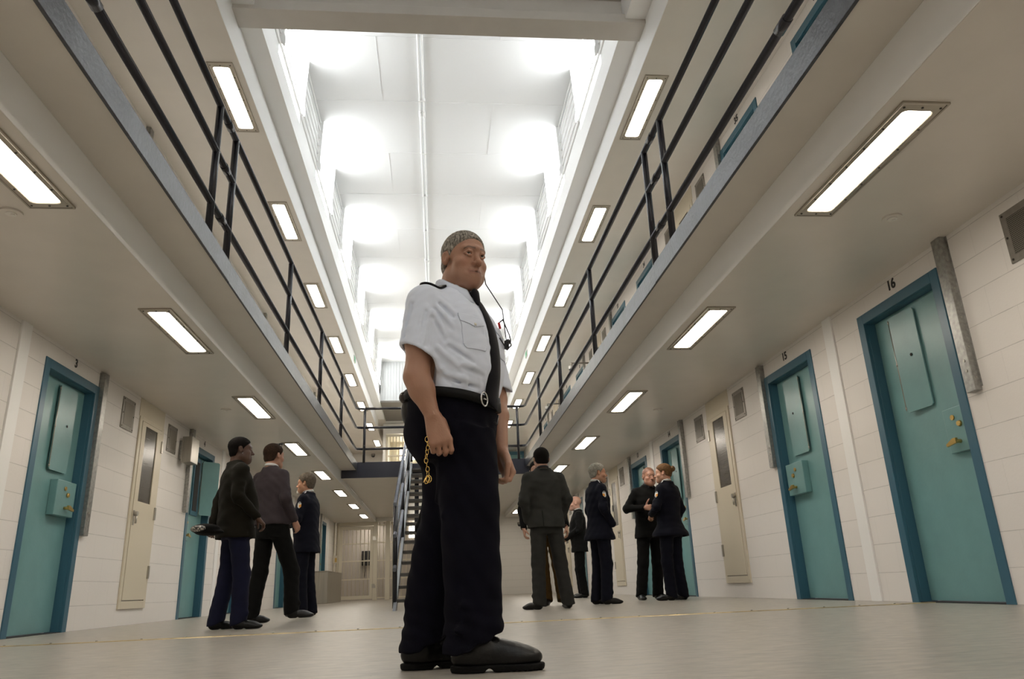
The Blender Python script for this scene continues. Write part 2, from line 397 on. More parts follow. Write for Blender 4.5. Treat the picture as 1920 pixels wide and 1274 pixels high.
# ------------------------------------------------------------------ lights
def rrect(w, h, r, n=5):
    p = []
    for cx, cy, a0 in ((w - r, h - r, 0), (-w + r, h - r, PI / 2), (-w + r, -h + r, PI), (w - r, -h + r, 3 * PI / 2)):
        for i in range(n): a = a0 + PI / 2 * i / (n - 1); p.append((cx + r * math.cos(a), cy + r * math.sin(a)))
    return p
def ring(mb, outer, inner, z0, z1, mi=0):
    n = len(outer); v = [(x, y, z0) for x, y in outer] + [(x, y, z1) for x, y in inner]
    return mb.add(v, [(i, (i + 1) % n, n + (i + 1) % n, n + i) for i in range(n)], mi)
def make_light(W, Lh, name):
    t = thing(name, 'x', 'ceiling light', group=None)
    f = MB()
    o0 = rrect(W, Lh, .004); o1 = rrect(W - .012, Lh - .012, .004); o2 = rrect(W - .018, Lh - .018, .004); i0 = rrect(W - .05, Lh - .075, .03); i1 = rrect(W - .056, Lh - .081, .03)
    ring(f, o0, o0, 0, -.012); ring(f, o0, o1, -.012, -.012); ring(f, o1, o2, -.012, -.008, 1); ring(f, o2, i0, -.010, -.013); ring(f, i0, i1, -.013, -.006)
    f.build('frame', ['lampframe', 'lampedge'], t)
    d = MB(); p = rrect(W - .055, Lh - .08, .03); d.add([(x, y, -.007) for x, y in p], [tuple(range(len(p)))]); d.build('diffuser', 'lamp', t)
    sw = MB()
    for k in range(7):
        y = -Lh + .045 + k * (2 * Lh - .09) / 6
        for sx in (-1, 1): sw.disc((sx * (W - .034), y, -.016), 2, .007, .006, 8)
    for sy in (-1, 1): sw.disc((0, sy * (Lh - .045), -.016), 2, .007, .006, 8)
    sw.build('screw', 'screw', t)
    return t
proto = make_light(.146, .68, 'ceiling_light')
first = True
lows = [3.32 + 3.236 * k for k in (0, 1, 2, 3, 4, 5, 6, 7, -1, -2, -3)]
ups = [4.05 + 3.225 * k for k in (0, 1, 2, 3, 4, 5, 6, 7, 8, -1, -2, -3)]
for lvl, s, nm, d, z, ys in (('lower', -1, 'left', 2.664, ZS, lows), ('lower', 1, 'right', 2.664, ZS, lows), ('upper', -1, 'left', 2.565, ZU, ups), ('upper', 1, 'right', 2.565, ZU, ups)):
    n = 0
    for y in ys:
        if lvl == 'upper' and s < 0 and y < 4.5: continue
        loc = (X(s, d), y + .68, z)
        lab = '%s recessed light of the row in the %s soffit on the %s' % (ORD[n].capitalize(), 'lower' if lvl == 'lower' else 'upper gallery', nm)
        if y < 2: lab = 'Recessed light of the %s %s soffit out of view behind the camera' % (lvl, nm)
        o = proto if first else dup(proto, loc)
        first = False; o.location = loc; o['label'] = lab; o['group'] = 'recessed lights in the %s %s soffit' % (lvl, nm); n += 1

vl_ = dup(proto, (-2.6, YE + 1.25, 2.945), 'Recessed light of the vestibule ceiling behind the barred gate')  # unseen lamp added to brighten the dim vestibule
vl_['group'] = 'added vestibule light'
# ------------------------------------------------------------------ galleries' railings
RD, RZ, RR = 2.10, (4.61, 4.13, 3.60), .031
for s, nm, posts in ((-1, 'left', [-6.6, -3.5, -.4, 2.7, 6.06, 6.62, 9.57, 12.45, 15.35]), (1, 'right', [-6.6, -3.5, -.4, 2.7, 6.12, 6.70, 9.75, 12.75, 15.6])):
    x = X(s, RD)
    r = thing('gallery_railing', 'dark navy tube railing along the edge of the %s gallery' % nm, 'railing', (x, 0, ZF))
    for nme, z in zip(('top_rail', 'middle_rail', 'lower_rail'), RZ):
        MB().tube([(0, YN + .01, z - ZF), (0, YLAND - .12, z - ZF), (-s * .035, YLAND - .035, z - ZF), (-s * .14, YLAND + .0, z - ZF)], RR, 14).build(nme, 'rail', r)
    for z in RZ:
        for y in ((posts[4] + .25), 3.6): MB().tube([(0, y, z - ZF), (0, y + .13, z - ZF)], RR + .006, 14).build('sleeve', 'rail', r)
    for y in posts:
        MB().tube([(0, y, .002), (0, y, RZ[0] - ZF - .01)], .033, 14).build('post', 'rail', r)
lr = thing('landing_railing', 'dark navy tube railing on the landing edge at the far end', 'railing', (0, YLAND + .0, ZF))
for nme, z in zip(('top_rail', 'middle_rail', 'lower_rail'), RZ):
    MB().tube([(X(-1, RD) + .141, 0, z - ZF), (-.63, 0, z - ZF)], RR, 12).build(nme, 'rail', lr)
    MB().tube([(.55, 0, z - ZF), (X(1, RD) - .141, 0, z - ZF)], RR, 12).build(nme, 'rail', lr)
for x in (X(-1, RD) + .2, -.63, .55, X(1, RD) - .2): MB().tube([(x, 0, -.0), (x, 0, RZ[0] - ZF)], .033, 12).build('post', 'rail', lr)

# ------------------------------------------------------------------ stairs
st = thing('staircase', 'open steel staircase with dark treads rising to the landing', 'stairs', (0, 11.3, 0))
ZT = 3.22; Y0, Y1 = 0., YLAND - 11.3
sl = lambda z: Y0 + (Y1 - Y0) * z / ZT
for nm, x in (('stringer', -.645), ('stringer', .55)):
    MB().prism([(Y0 - .05, 0), (Y0 + .36, 0), (Y1 - .02, ZT - .18), (Y1 - .02, ZT), (Y1 - .12, ZT)], 0, x, x + .045).build(nm, 'stringer', st, .004)
for k in range(16):
    z = .152 + .193 * (15 - k) - .0
    y = sl(z)
    MB().box(-.6, .55, y, y + .36, z - .045, z).build('tread', 'tread', st, .004)
for x in (-.63, .58):
    h = MB()
    hr = thing('handrail', None, None); hr.parent = st
    for nme, dz in (('top_rail', 1.40), ('middle_rail', .94), ('lower_rail', .46)):
        MB().tube([(x, .1, dz + .10), (x, Y1 - .02, dz + ZT - .02)], .03, 12).build(nme, 'silverrail', hr)
    for z in (.05, 1.1, 2.2): MB().tube([(x, sl(z) + .12, z - .02), (x, sl(z) + .12, z + 1.46)], .034, 12).build('post', 'rail', hr)

t = thing('support_column', 'dark navy steel column under the landing behind the stairs', 'column', (-.50, YLAND + .1, 0))
MB().box(-.05, .05, -.05, .05, .012, 2.925).build('shaft', 'rail', t, .004)
MB().box(-.09, .09, -.09, .09, 0, .012).build('base_plate', 'rail', t)
# ------------------------------------------------------------------ cell doors
def make_door(s, ys, kind, zf, dw, num, idx, where, hatch_open=0., ajar=False):
    """door in the wall on side s; local x points out of the wall into the hall, y along the corridor from ys"""
    d = thing('door_%d' % idx, 'teal steel cell door numbered %s in blue frame, %s' % (num, where), None, (X(s, dw), ys, zf), kind='structure')
    q = -s
    W, Hh = DWID, DHT; fw = .095
    fr = MB()
    for y0, y1 in ((0, fw), (W - fw, W)): fr.box(q * .012, q * -.02, y0, y1, 0, Hh)
    fr.box(q * .012, q * -.02, fw, W - fw, Hh - fw, Hh)
    for y0, y1 in ((fw - .03, fw), (W - fw, W - fw + .03)): fr.box(q * -.02, q * -.16, y0, y1, 0, Hh - fw + .03)
    fr.box(q * -.02, q * -.16, fw - .03, W - fw + .03, Hh - fw, Hh - fw + .03)
    fr.build('frame', 'blue', d, .004)
    lf = MB()
    y0, y1 = fw, W - fw
    lf.box(q * -.10, q * -.15, y0 + .004, y1 - .004, .012, Hh - fw - .004)
    leaf = lf.build('leaf', 'teal', d, .003)
    MB().box(q * .0, q * -.2, y0, y1, -.001, .006).build('threshold', 'dark', d)
    if zf > 1: 
        num_part(d, q, num, W, Hh)
        return d
    # hatch cover over the viewing slot, hinged on the side away from the lock
    near_lock = (kind == 'A')
    hy0, hy1 = (.51, .83) if near_lock else (.52, .90)
    hz0, hz1 = 1.57, 2.45
    if hatch_open > 1:
        fr2 = MB().box(q * -.10, q * -.085, hy0 - .03, hy1 + .0, hz0 - .02, hz1 + .02); fr2.build('hatch_surround', 'blue', leaf)
        MB().box(q * -.087, q * -.08, hy0 + .03, hy1 - .08, hz0 + .05, hz1 - .05).build('hatch_glass', 'dark', leaf)
    piv = hy1 if near_lock else hy0
    sg = -1 if near_lock else 1
    wd = hy1 - hy0
    hc = MB(); p = rrect(wd / 2, (hz1 - hz0) / 2, .03, 4)
    p = [(sg * (a + wd / 2), b + (hz0 + hz1) / 2) for a, b in p]
    hc.prism(p, 0, 0, q * .014)
    hat = hc.build('hatch_cover', 'teal', leaf)
    hat.location = (q * -.082 if not hatch_open else q * -.06, piv, 0)
    hat.rotation_euler = (0, 0, hatch_open)
    MB().tube([(q * .012, 0, hz0 + .02), (q * .012, 0, hz1 - .02)], .0055, 8).build('hinge_rod', 'steel', hat)
    kn = MB()
    for zz in (hz0 + .04, (hz0 + hz1) / 2, hz1 - .04): kn.tube([(q * .012, 0, zz - .012), (q * .012, 0, zz + .012)], .009, 8)
    kn.build('hinge_knuckle', 'steel', hat)
    MB().disc((q * .018 if q > 0 else q * .02, sg * wd * .62, (hz0 + hz1) / 2 + .04), 0, .013, .003, 12).build('peephole', 'dark', hat)
    # lock box
    ly0, ly1 = (.115, .40) if near_lock else (.66, 1.07)
    lb = MB().box(q * -.10, q * (-.055 if near_lock else -.025), ly0, ly1, 1.135, 1.49).build('lock_box', 'teal', leaf, .006)
    cyl = MB(); xx = q * (-.055 if near_lock else -.025)
    yc = (ly0 + ly1) / 2
    m = MB().tube([(xx, yc - .03 * sg, 1.41), (xx + q * .010, yc - .03 * sg, 1.41)], .021, 16)
    m.build('lock_cylinder', 'brass', lb)
    m = MB().tube([(xx, yc + .035 * sg, 1.35), (xx + q * .018, yc + .035 * sg, 1.35)], [.026, .019], 16); m.build('lock_cylinder', 'brass', lb)
    lv = MB().tube([(xx, yc + .0, 1.215), (xx + q * .045, yc, 1.215)], .016, 10)
    lv.prism([(yc - .015, 1.20), (yc + .10, 1.185), (yc + .105, 1.205), (yc + .02, 1.24), (yc - .015, 1.24)], 0, xx + q * .035, xx + q * .055)
    lv.build('lever', 'brass', lb)
    # hinges on the frame side
    hg = MB(); hy = W - fw if near_lock else fw
    num_part(d, q, num, W, Hh)
    return d
def num_part(d, q, num, W, Hh):
    # numerals painted on the wall above the frame
    R = Matrix.Rotation(PI / 2, 4, 'X'); Rz = Matrix.Rotation(PI / 2 * q, 4, 'Z')
    Mx = Matrix.Translation((q * .003, W * .50 if q < 0 else W * .38 + .15, Hh + .10)) @ Rz @ R
    text_mesh(num, .125, 'number', 'black', d, Mx)
numsR = {('A', 0): '16', ('B', 0): '15', ('A', 1): '14', ('B', 1): '13', ('A', 2): '12', ('B', 2): '11', ('A', 3): '10'}
numsL = {('B', 0): '3', ('A', 1): '4', ('B', 1): '5', ('A', 2): '6', ('B', 2): '7', ('A', 3): '8'}
numsU = {('A', 0): '36', ('B', 0): '35', ('A', 1): '34', ('B', 1): '33', ('A', 2): '32', ('B', 2): '31', ('A', 3): '30'}
di = 1
for s, nums, zf, dw, wh in ((-1, numsL, 0, DW, 'on the left ground floor'), (1, numsR, 0, DW, 'on the right ground floor'), (1, numsU, ZF, DWU, 'on the right gallery')):
    for kd, k, ys in door_starts():
        if (kd, k) not in nums: continue
        n = nums[(kd, k)]
        ho = 0.
        if zf == 0: ho = {'4': 2.75, '16': .10}.get(n, 0.)
        if s < 0 and n == '4': ho = 2.45
        make_door(s, ys, kd, zf, dw, n, di, wh, (ho if s > 0 else ho), False); di += 1

# ------------------------------------------------------------------ wall fittings per bay
def chan(s, d, y, z0, z1, label, grp):
    q = -s; x = X(s, d)
    c = thing('wall_mounted_channel', label, 'metal channel', (x, y, z0), grp)
    MB().box(0, q * .058, 0, .105, 0, z1 - z0).build('channel_body', 'galv', c, .005)
    MB().box(0, q * .005, -.012, .117, .03, z1 - z0).build('back_flange', 'galv', c)
    b = MB()
    for zz in np.arange(.1, z1 - z0, .24): b.disc((q * .03, -.004, zz), 1, .007, .004, 8); b.disc((q * .03, .105, zz), 1, .007, .004, 8)
    for zz in (.16, .24): b.tube([(q * .058, .045, zz), (q * .063, .045, zz)], .011, 10)
    b.build('bolt', 'steel', c)
def vent(s, d, y, z, label, grp):
    q = -s
    v = thing('air_vent', label, 'air vent', (X(s, d), y, z), grp)
    MB().box(0, q * .012, 0, .37, 0, .385).build('plate', 'ventp', v, .003)
    g = MB().box(q * .012, q * .015, .055, .315, .055, .33)
    g.build('mesh_panel', 'perf', v)
    b = MB()
    for yy in (.025, .345):
        for zz in (.025, .19, .36): b.tube([(q * .012, yy, zz), (q * .016, yy, zz)], .009, 8)
    b.build('screw', 'screw', v)
def perf():
    m = mat('perforated_vent_sheet', (.13, .115, .10), .4, metal=.5)
    nt = m.node_tree; L = nt.links; b = nt.nodes['Principled BSDF']
    g = nt.nodes.new('ShaderNodeNewGeometry'); v = nt.nodes.new('ShaderNodeTexVoronoi'); v.inputs['Scale'].default_value = 75; v.inputs['Randomness'].default_value = .0
    L.new(g.outputs['Position'], v.inputs['Vector'])
    c = nt.nodes.new('ShaderNodeValToRGB'); c.color_ramp.elements[0].position = .38; c.color_ramp.elements[1].position = .46
    c.color_ramp.elements[0].color = (.006, .005, .005, 1); c.color_ramp.elements[1].color = (.22, .20, .17, 1)
    L.new(v.outputs['Distance'], c.inputs[0]); L.new(c.outputs[0], b.inputs['Base Color'])
    return m
M_['perf'] = perf()
def cabinet(s, d, y, z, label, grp, full=True):
    q = -s
    c = thing('service_cabinet', label, 'cabinet', (X(s, d), y, z), grp)
    W = .86; H0, H1 = .19, 2.55
    m = MB()
    for a, b in ((0, .07), (W - .07, W)): m.box(0, q * .02, a, b, H0, H1)
    m.box(0, q * .02, .07, W - .07, H0, H0 + .09).box(0, q * .02, .07, W - .07, H1 - .05, H1)
    m.box(0, q * .006, -.02, W + .02, H1, ZS - .004)
    m.build('cabinet_frame', 'cream', c, .003)
    dr = MB(); a, b = .075, W - .075
    dz0, dz1, pz0, pz1, py0, py1 = H0 + .1, H1 - .055, 1.485, 2.45, .2, .62
    dr.box(0, q * .026, a, b, dz0, pz0).box(0, q * .026, a, b, pz1, dz1).box(0, q * .026, a, py0, pz0, pz1).box(0, q * .026, py1, b, pz0, pz1)
    do = dr.build('cabinet_door', 'cream', c, .002)
    MB().box(q * .006, q * .016, py0, py1, pz0, pz1).build('mesh_pane', 'paneg', do)
    MB().box(q * .026, q * .034, .10, .14, 1.18, 1.36).tube([(q * .03, .12, 1.32), (q * .075, .12, 1.32)], .028, 12).tube([(q * .06, .12, 1.30), (q * .06, .12, 1.2)], .012, 8).build('latch', 'steel', do)
    for zz in (.55, 1.30, 2.2): MB().box(q * .01, q * .04, b - .0, b + .05, zz, zz + .16).build('hinge', 'steel', do)
M_['paneg'] = mat('dark_wired_glass', (.085, .075, .06), .25, noise=.5, nscale=4, stretch=(1, 1, 30), spec=.6)
for s, nm in SIDES:
    for k in range(0, 4):
        o = PER * k
        w = ORD[k] if k else 'nearest'
        for lev, d, z in ((0, DW, 0), (1, DWU, ZF)):
            if lev and s < 0 and k > 3: continue
            wh = ('on the %s ground floor wall' % nm) if lev == 0 else ('high on the %s gallery wall' % nm)
            gname = '%s %s' % ('ground floor' if lev == 0 else 'gallery', nm)
            num = (numsU if lev else (numsR if s > 0 else numsL))
            A = num.get(('A', k)); B = num.get(('B', k))
            if lev and s < 0: A = B = None
            # channel near the A door (its near side), near the B door (its far side)
            if not (s < 0 and k == 0) and DA + o < YE and not (s < 0 and lev):
                chan(s, d, DA + o - .175, z + 1.52, z + (ZS if lev == 0 else ZU - ZF), 'galvanised cable channel beside cell door %s %s' % (A, wh), 'cable channels, ' + gname)
            if DBY + o + 1.4 < YE:
                zz = .96 if (s < 0 and k == 0 and not lev) else 1.5
                lab = 'galvanised cable channel beside cell door %s %s' % (B, wh) if B else 'galvanised channel end, %s %s' % (w, wh)
                if s < 0 and lev: zz = 2.3
                chan(s, d, DBY + o + 1.205, z + zz, z + (ZS - .02 if lev == 0 else ZU - ZF - .01), lab, 'cable channels, ' + gname)
            if s < 0 and lev: continue
            for vy, lab in ((4.07, 'before door'), (9.24, 'after')):
                y = vy + o
                if y + .4 > YE or (s < 0 and y < 5): continue
                nearA = vy < 5
                ref = ('cell door %s' % A if A else 'the end wall') if nearA else 'cell door %s' % B
                vent(s, d, y, z + 2.285, 'square metal air vent by %s %s' % (ref, wh), 'air vents, ' + gname)
            y = 9.80 + o
            if y + 1 < YE:
                cabinet(s, d, y, z, 'narrow cream service cabinet %s, %s from the camera' % (wh, w), 'service cabinets, ' + gname)

# steel box on the channel by door 4
jb = thing('wall_mounted_box', 'brushed steel junction box on the wall beside cell door 4', 'metal box', (X(-1, DW), 11.33, 2.2))
MB().box(.055, .20, .0, .34, 0, .38).build('box_body', 'steel', jb, .008)
MB().box(.0, .055, .06, .3, .05, .33).build('bracket', 'galv', jb)

# smoke detectors on the lower soffits
for n, (x, y, z, lab) in enumerate(((-2.84, 4.75, ZS, 'round white sprinkler plate near the front of the left soffit'), (3.42, 4.70, ZS, 'round white sprinkler plate near the front of the right soffit'), (-2.95, 10.53, ZS, 'round white sprinkler plate deeper along the left soffit'), (3.42, 11.0, ZS, 'round white sprinkler plate deeper along the right soffit'))):
    t = thing('ceiling_sprinkler', lab, 'ceiling fitting', (x, y, z))
    MB().disc((0, 0, -.012), 2, .07, .012, 28).build('plate', 'soffit', t)
    MB().disc((0, 0, -.018), 2, .035, .006, 20).disc((.012, .0, -.024), 2, .012, .006, 10).build('nozzle', 'whitepl', t)

# cameras on the galleries
def dome(x, y, z, label, arm):
    t = thing('mounted_camera', label, 'security camera', (x, y, z))
    MB().tube([(0, 0, 0), (arm, 0, 0), (arm, 0, -.08)], .022, 10).build('bracket', 'ventp', t)
    MB().disc((arm, 0, -.16), 2, .085, .08, 18, r2=.085).build('housing', 'ventp', t)
    m = MB()
    for k in range(4):
        a, b = PI / 2 * k / 4, PI / 2 * (k + 1) / 4
        m.disc((arm, 0, -.16 - .075 * math.sin(b)), 2, .075 * math.cos(b), .075 * (math.sin(b) - math.sin(a)), 16, r2=.075 * math.cos(a))
    m.build('lens_dome', 'black', t)
dome(X(1, DWU), 17.9, 5.62, 'dark dome security camera on the right gallery wall, nearer one', -.5)
dome(X(1, DWU), 22.3, 5.62, 'dark dome security camera on the right gallery wall, farther one', -.5)
dome(-2.77, 32.6, ZU - .0, 'dark dome security camera hanging at the far end above the landing', .0)
dome(3.1, YE, 2.66, 'dark dome security camera low on the far block wall behind the grey suited man', .0)

# exit signs on the upper beams
for s, nm, y in ((-1, 'left', 19.5), (1, 'right', 19.2)):
    t = thing('exit_sign', 'small green exit sign on the %s upper beam' % nm, 'sign', (X(s, DUB - .006), y, 6.2))
    MB().box(0, -s * .02, -.16, .16, 0, .16).build('sign_box', 'whitepl', t)
    MB().box(-s * .02, -s * .024, -.15, .15, .01, .15).build('sign_face', 'green', t)

# conduits along the beams under the landing
for s, nm in SIDES:
    t = thing('ceiling_conduit', 'thin white conduit along the %s beam under the landing' % nm, 'pipe', (X(s, DB - .04), YLAND + 1., 2.87))
    MB().tube([(0, 0, .03), (0, 8.5, .03)], .010, 8).build('pipe', 'white', t)
    MB().disc((0, 3.9, -.08), 2, .015, .1, 8).box(-.025, .025, 3.86, 3.94, .0, .05).build('drop_fitting', 'white', t)

# stainless steel cupboard at the far left
t = thing('steel_bench', 'low stainless steel box unit at the far left wall before the gate', 'metal unit', (-3.36, 24.3, 0))
MB().box(-.44, 0, 0, 3.4, 0, .93).build('body', 'steel', t, .008)
MB().box(-.45, .012, -.012, 3.41, .93, .955).build('top_panel', 'steel', t, .004)

# ------------------------------------------------------------------ barred screen, gate, telephone
def bars(mb, x0, x1, z0, z1, nv, hz, y=YE, r=.013):
    for i in range(nv): xx = x0 + (x1 - x0) * (i + .5) / nv; mb.tube([(xx, y + .05, z0), (xx, y + .05, z1)], r, 8)
    for z in hz: mb.box(x0, x1, y + .03, y + .07, z - .02, z + .02)
    return mb
HZ = (.68, 1.34, 2.0)
gt = thing('barred_gate', 'cream painted barred gate with hinges at the far left end', 'gate', (0, 0, 0))
MB().box(-3.62, -3.50, YE, YE + .08, .05, 2.62).box(-2.49, -2.38, YE, YE + .08, .05, 2.62).box(-3.5, -2.49, YE, YE + .08, .05, .17).box(-3.5, -2.49, YE, YE + .08, 2.5, 2.62).build('gate_frame', 'creamgate', gt, .005)
bars(MB(), -3.5, -2.49, .17, 2.5, 7, (.74, 1.38, 2.0)).build('bars', 'creamgate', gt)
for z in (.42, 2.1): MB().box(-2.40, -2.27, YE - .05, YE + .0, z, z + .09).box(-2.40, -2.30, YE - .05, YE, z + .09, z + .14).build('hinge', 'steel', gt)
sc1 = thing('barred_screen', 'cream fixed bars and posts beside the far gate, running behind the stairs', 'barred screen', (0, 0, 0))
MB().box(-3.81, -3.765, YE - .03, YE - .002, 0, ZS - .01).build('post', 'creamgate', sc1, .004)
for a, b, y0 in ((-2.375, -2.22, -.02), (-1.93, -1.76, -.04), (-.05, .1, -.02), (.83, .94, -.02), (-3.68, -3.635, .0)): MB().box(a, b, YE + y0, YE + .1, .0, ZS - .012).build('post', 'creamgate', sc1, .004)
MB().box(-3.63, -2.376, YE, YE + .08, 2.64, ZS - .012).build('header', 'creamgate', sc1, .004)
b = bars(MB(), -3.75, -3.68, .08, 1.30, 2, (.1, .7)); bars(b, -3.75, -3.68, 1.6, 2.75, 2, (1.98, 2.7)); b.build('narrow_panel', 'creamgate', sc1)
bars(MB(), -2.22, -1.93, .06, 2.74, 2, (.08, .74, 1.38, 2.02, 2.66)).build('side_panel', 'creamgate', sc1)
bars(MB(), -1.76, -.05, .06, 2.74, 10, (.08, .74, 1.38, 2.02, 2.66)).build('wide_panel', 'creamgate', sc1)
bars(MB(), .1, .83, .06, 2.74, 5, (.08, .74, 1.38, 2.02, 2.66)).build('end_panel', 'creamgate', sc1)
t = thing('lock_case', 'cream lock case with brass plate left of the barred gate', 'lock', (-3.77, YE - .0, 1.33))
MB().box(-.13, .11, -.06, .1, 0, .27).build('case', 'creamgate', t, .006)
MB().box(.02, .09, -.066, -.06, .04, .19).build('plate', 'brass', t)
t = thing('wall_telephone', 'black wall telephone seen through the barred gate', 'telephone', (-2.78, YE + 2.2, 1.28))
MB().box(-.2, .2, -.16, 0, 0, .56).build('body', 'black', t, .02)
MB().box(-.19, -.12, -.24, -.16, .1, .46).build('handset', 'black', t, .02)
MB().box(-.08, .14, -.166, -.16, .16, .22).build('keypad', 'galv', t)
MB().tube([(-.14, -.18, .1), (-.13, -.12, -.25), (-.1, -.06, -.42), (-.08, -.03, -.2), (-.1, -.03, .02)], .012, 8).build('cord', 'black', t)
for k, z in enumerate((2.52, 2.78)):
    pass
t = thing('window_51', 'bright gridded window beyond the stairs', None, (-.78, YE + 2.2, 2.4), kind='structure')
MB().box(-.36, .36, -.02, -.01, -.1, .5).build('pane', 'sky2', t)
MB().box(-.37, .37, -.035, -.02, .09, .12).box(-.37, .37, -.035, -.02, .3, .33).box(-.02, .02, -.035, -.02, -.1, .5).build('window_frame', 'room', t)
t = thing('notice_board', 'brown board low on the vestibule wall behind the stairs', 'board', (-.55, YE + 2.2, .15))
MB().box(-.35, .35, -.03, 0, 0, .55).build('panel', 'orange', t, .004)

# upper level beyond the landing
t = thing('gallery_gate', 'cream barred gate at the back of the landing, lit from behind', 'gate', (-1.94, YE, ZF))
MB().box(0, .06, 0, .08, 0, 2.8).box(2.75, 2.81, 0, .08, 0, 2.8).box(.06, 2.75, 0, .08, 2.72, 2.8).box(.06, 2.75, 0, .08, 1.95, 2.0).build('gate_frame', 'creamgate', t, .004)
b = MB()
for i in range(22): xx = .12 + i * .122; b.tube([(xx, .04, 0), (xx, .04, 2.72)], .013, 8)
for z in (.9, 1.4): b.box(.06, 2.75, .02, .06, z - .015, z + .015)
b.build('bars', 'creamgate', t)
t = thing('door_60', 'teal door with a small window at the far end of the right gallery', None, (2.62, YEU - .1, ZF), kind='structure')
MB().box(0, .09, -.012, .08, 0, 2.75).box(1.16, 1.25, -.012, .08, 0, 2.75).box(.09, 1.16, -.012, .08, 2.6, 2.75).build('frame', 'blue', t)
MB().box(.09, 1.16, .05, .1, 0, 2.6).build('leaf', 'teal', t)
MB().box(.14, .62, .03, .05, 2.05, 2.4).build('window_pane', 'steel', t)
for k, (x, z) in enumerate(((-1.2, 5.6), (-.2, 5.2))):
    t = thing('window_%d' % (55 + k), 'bright panel of the room behind the landing bars, %s' % ('upper' if k == 0 else 'lower'), None, (x, YE + 1.78, z), kind='structure')
    MB().box(-.35, .35, -.02, 0, -.25, .25).build('pane', 'sky2', t)
    MB().box(-.4, .4, -.03, -.02, .25, .29).box(-.4, .4, -.03, -.02, -.29, -.25).box(-.4, -.35, -.03, -.02, -.25, .25).box(.35, .4, -.03, -.02, -.25, .25).build('window_frame', 'room', t)
# ------------------------------------------------------------------ figures: implicit surfaces meshed by surface nets
V3 = lambda *a: np.array(a, np.float64)
def nrm(v): v = np.asarray(v, float); return v / max(1e-9, np.linalg.norm(v))
def smin(a, b, k):
    if k <= 0: return np.minimum(a, b)
    h = np.clip(.5 + .5 * (b - a) / k, 0, 1)
    return b + (a - b) * h - k * h * (1 - h)
def smax(a, b, k): return -smin(-a, -b, k)
# distance functions on open grids X,Y,Z
def f_cap(P, a, b, ra, rb, flat=None):
    X_, Y_, Z_ = P; a = np.asarray(a, float); b = np.asarray(b, float); ab = b - a; L2 = float(ab @ ab) + 1e-12
    t = np.clip(((X_ - a[0]) * ab[0] + (Y_ - a[1]) * ab[1] + (Z_ - a[2]) * ab[2]) / L2, 0, 1)
    qx, qy, qz = X_ - a[0] - t * ab[0], Y_ - a[1] - t * ab[1], Z_ - a[2] - t * ab[2]
    d2 = qx * qx + qy * qy + qz * qz
    if flat is not None:
        n, s = flat; c = qx * n[0] + qy * n[1] + qz * n[2]; d2 = d2 + (s * s - 1) * c * c
    return np.sqrt(d2) - (ra + (rb - ra) * t)
def f_ell(P, c, r, R=None):
    x, y, z = P[0] - c[0], P[1] - c[1], P[2] - c[2]
    if R is not None:
        R = np.asarray(R); x, y, z = R[0, 0] * x + R[0, 1] * y + R[0, 2] * z, R[1, 0] * x + R[1, 1] * y + R[1, 2] * z, R[2, 0] * x + R[2, 1] * y + R[2, 2] * z
    k0 = np.sqrt((x / r[0]) ** 2 + (y / r[1]) ** 2 + (z / r[2]) ** 2)
    k1 = np.sqrt((x / r[0] ** 2) ** 2 + (y / r[1] ** 2) ** 2 + (z / r[2] ** 2) ** 2) + 1e-9
    return k0 * (k0 - 1) / k1
def loft_table(secs, blur=.02):
    """secs rows: z, cx, cy, a, b, az(deg)"""
    s = np.array(sorted(secs), float); z = np.linspace(s[0, 0] - .1, s[-1, 0] + .1, 400)
    T = [np.interp(z, s[:, 0], s[:, i]) for i in range(1, s.shape[1])]
    w = max(1, int(blur / (z[1] - z[0]))); k = np.hanning(2 * w + 3); k /= k.sum()
    T = [np.convolve(np.pad(t, w + 1, mode='edge'), k, 'valid') for t in T]
    return z, T, s[0, 0], s[-1, 0]
def f_loft(P, tab, off=0., n=2.4, caps=True, tilt=None):
    zz, T, z0, z1 = tab
    Zc_ = P[2].ravel()
    g = [np.interp(Zc_, zz, t).reshape(P[2].shape) for t in T]
    cx, cy, a, b = g[:4]; az = np.radians(g[4]) if len(g) > 4 else 0.
    x, y = P[0] - cx, P[1] - cy
    u = x * np.cos(az) - y * np.sin(az); v = x * np.sin(az) + y * np.cos(az)   # u: his right, v: front
    a = a + off; b = b + off
    k0 = (np.abs(u / a) ** n + np.abs(v / b) ** n) ** (1. / n)
    gl = np.sqrt((u / a / a) ** 2 + (v / b / b) ** 2) + 1e-6
    d = k0 * (k0 - 1) / np.maximum(gl, k0 / np.maximum(a, b) * .7)
    d = np.clip(d, -.2, .5)
    if caps:
        d = np.maximum(d, P[2] - z1 - off) if True else d
        d = np.maximum(d, z0 - P[2])
    return d

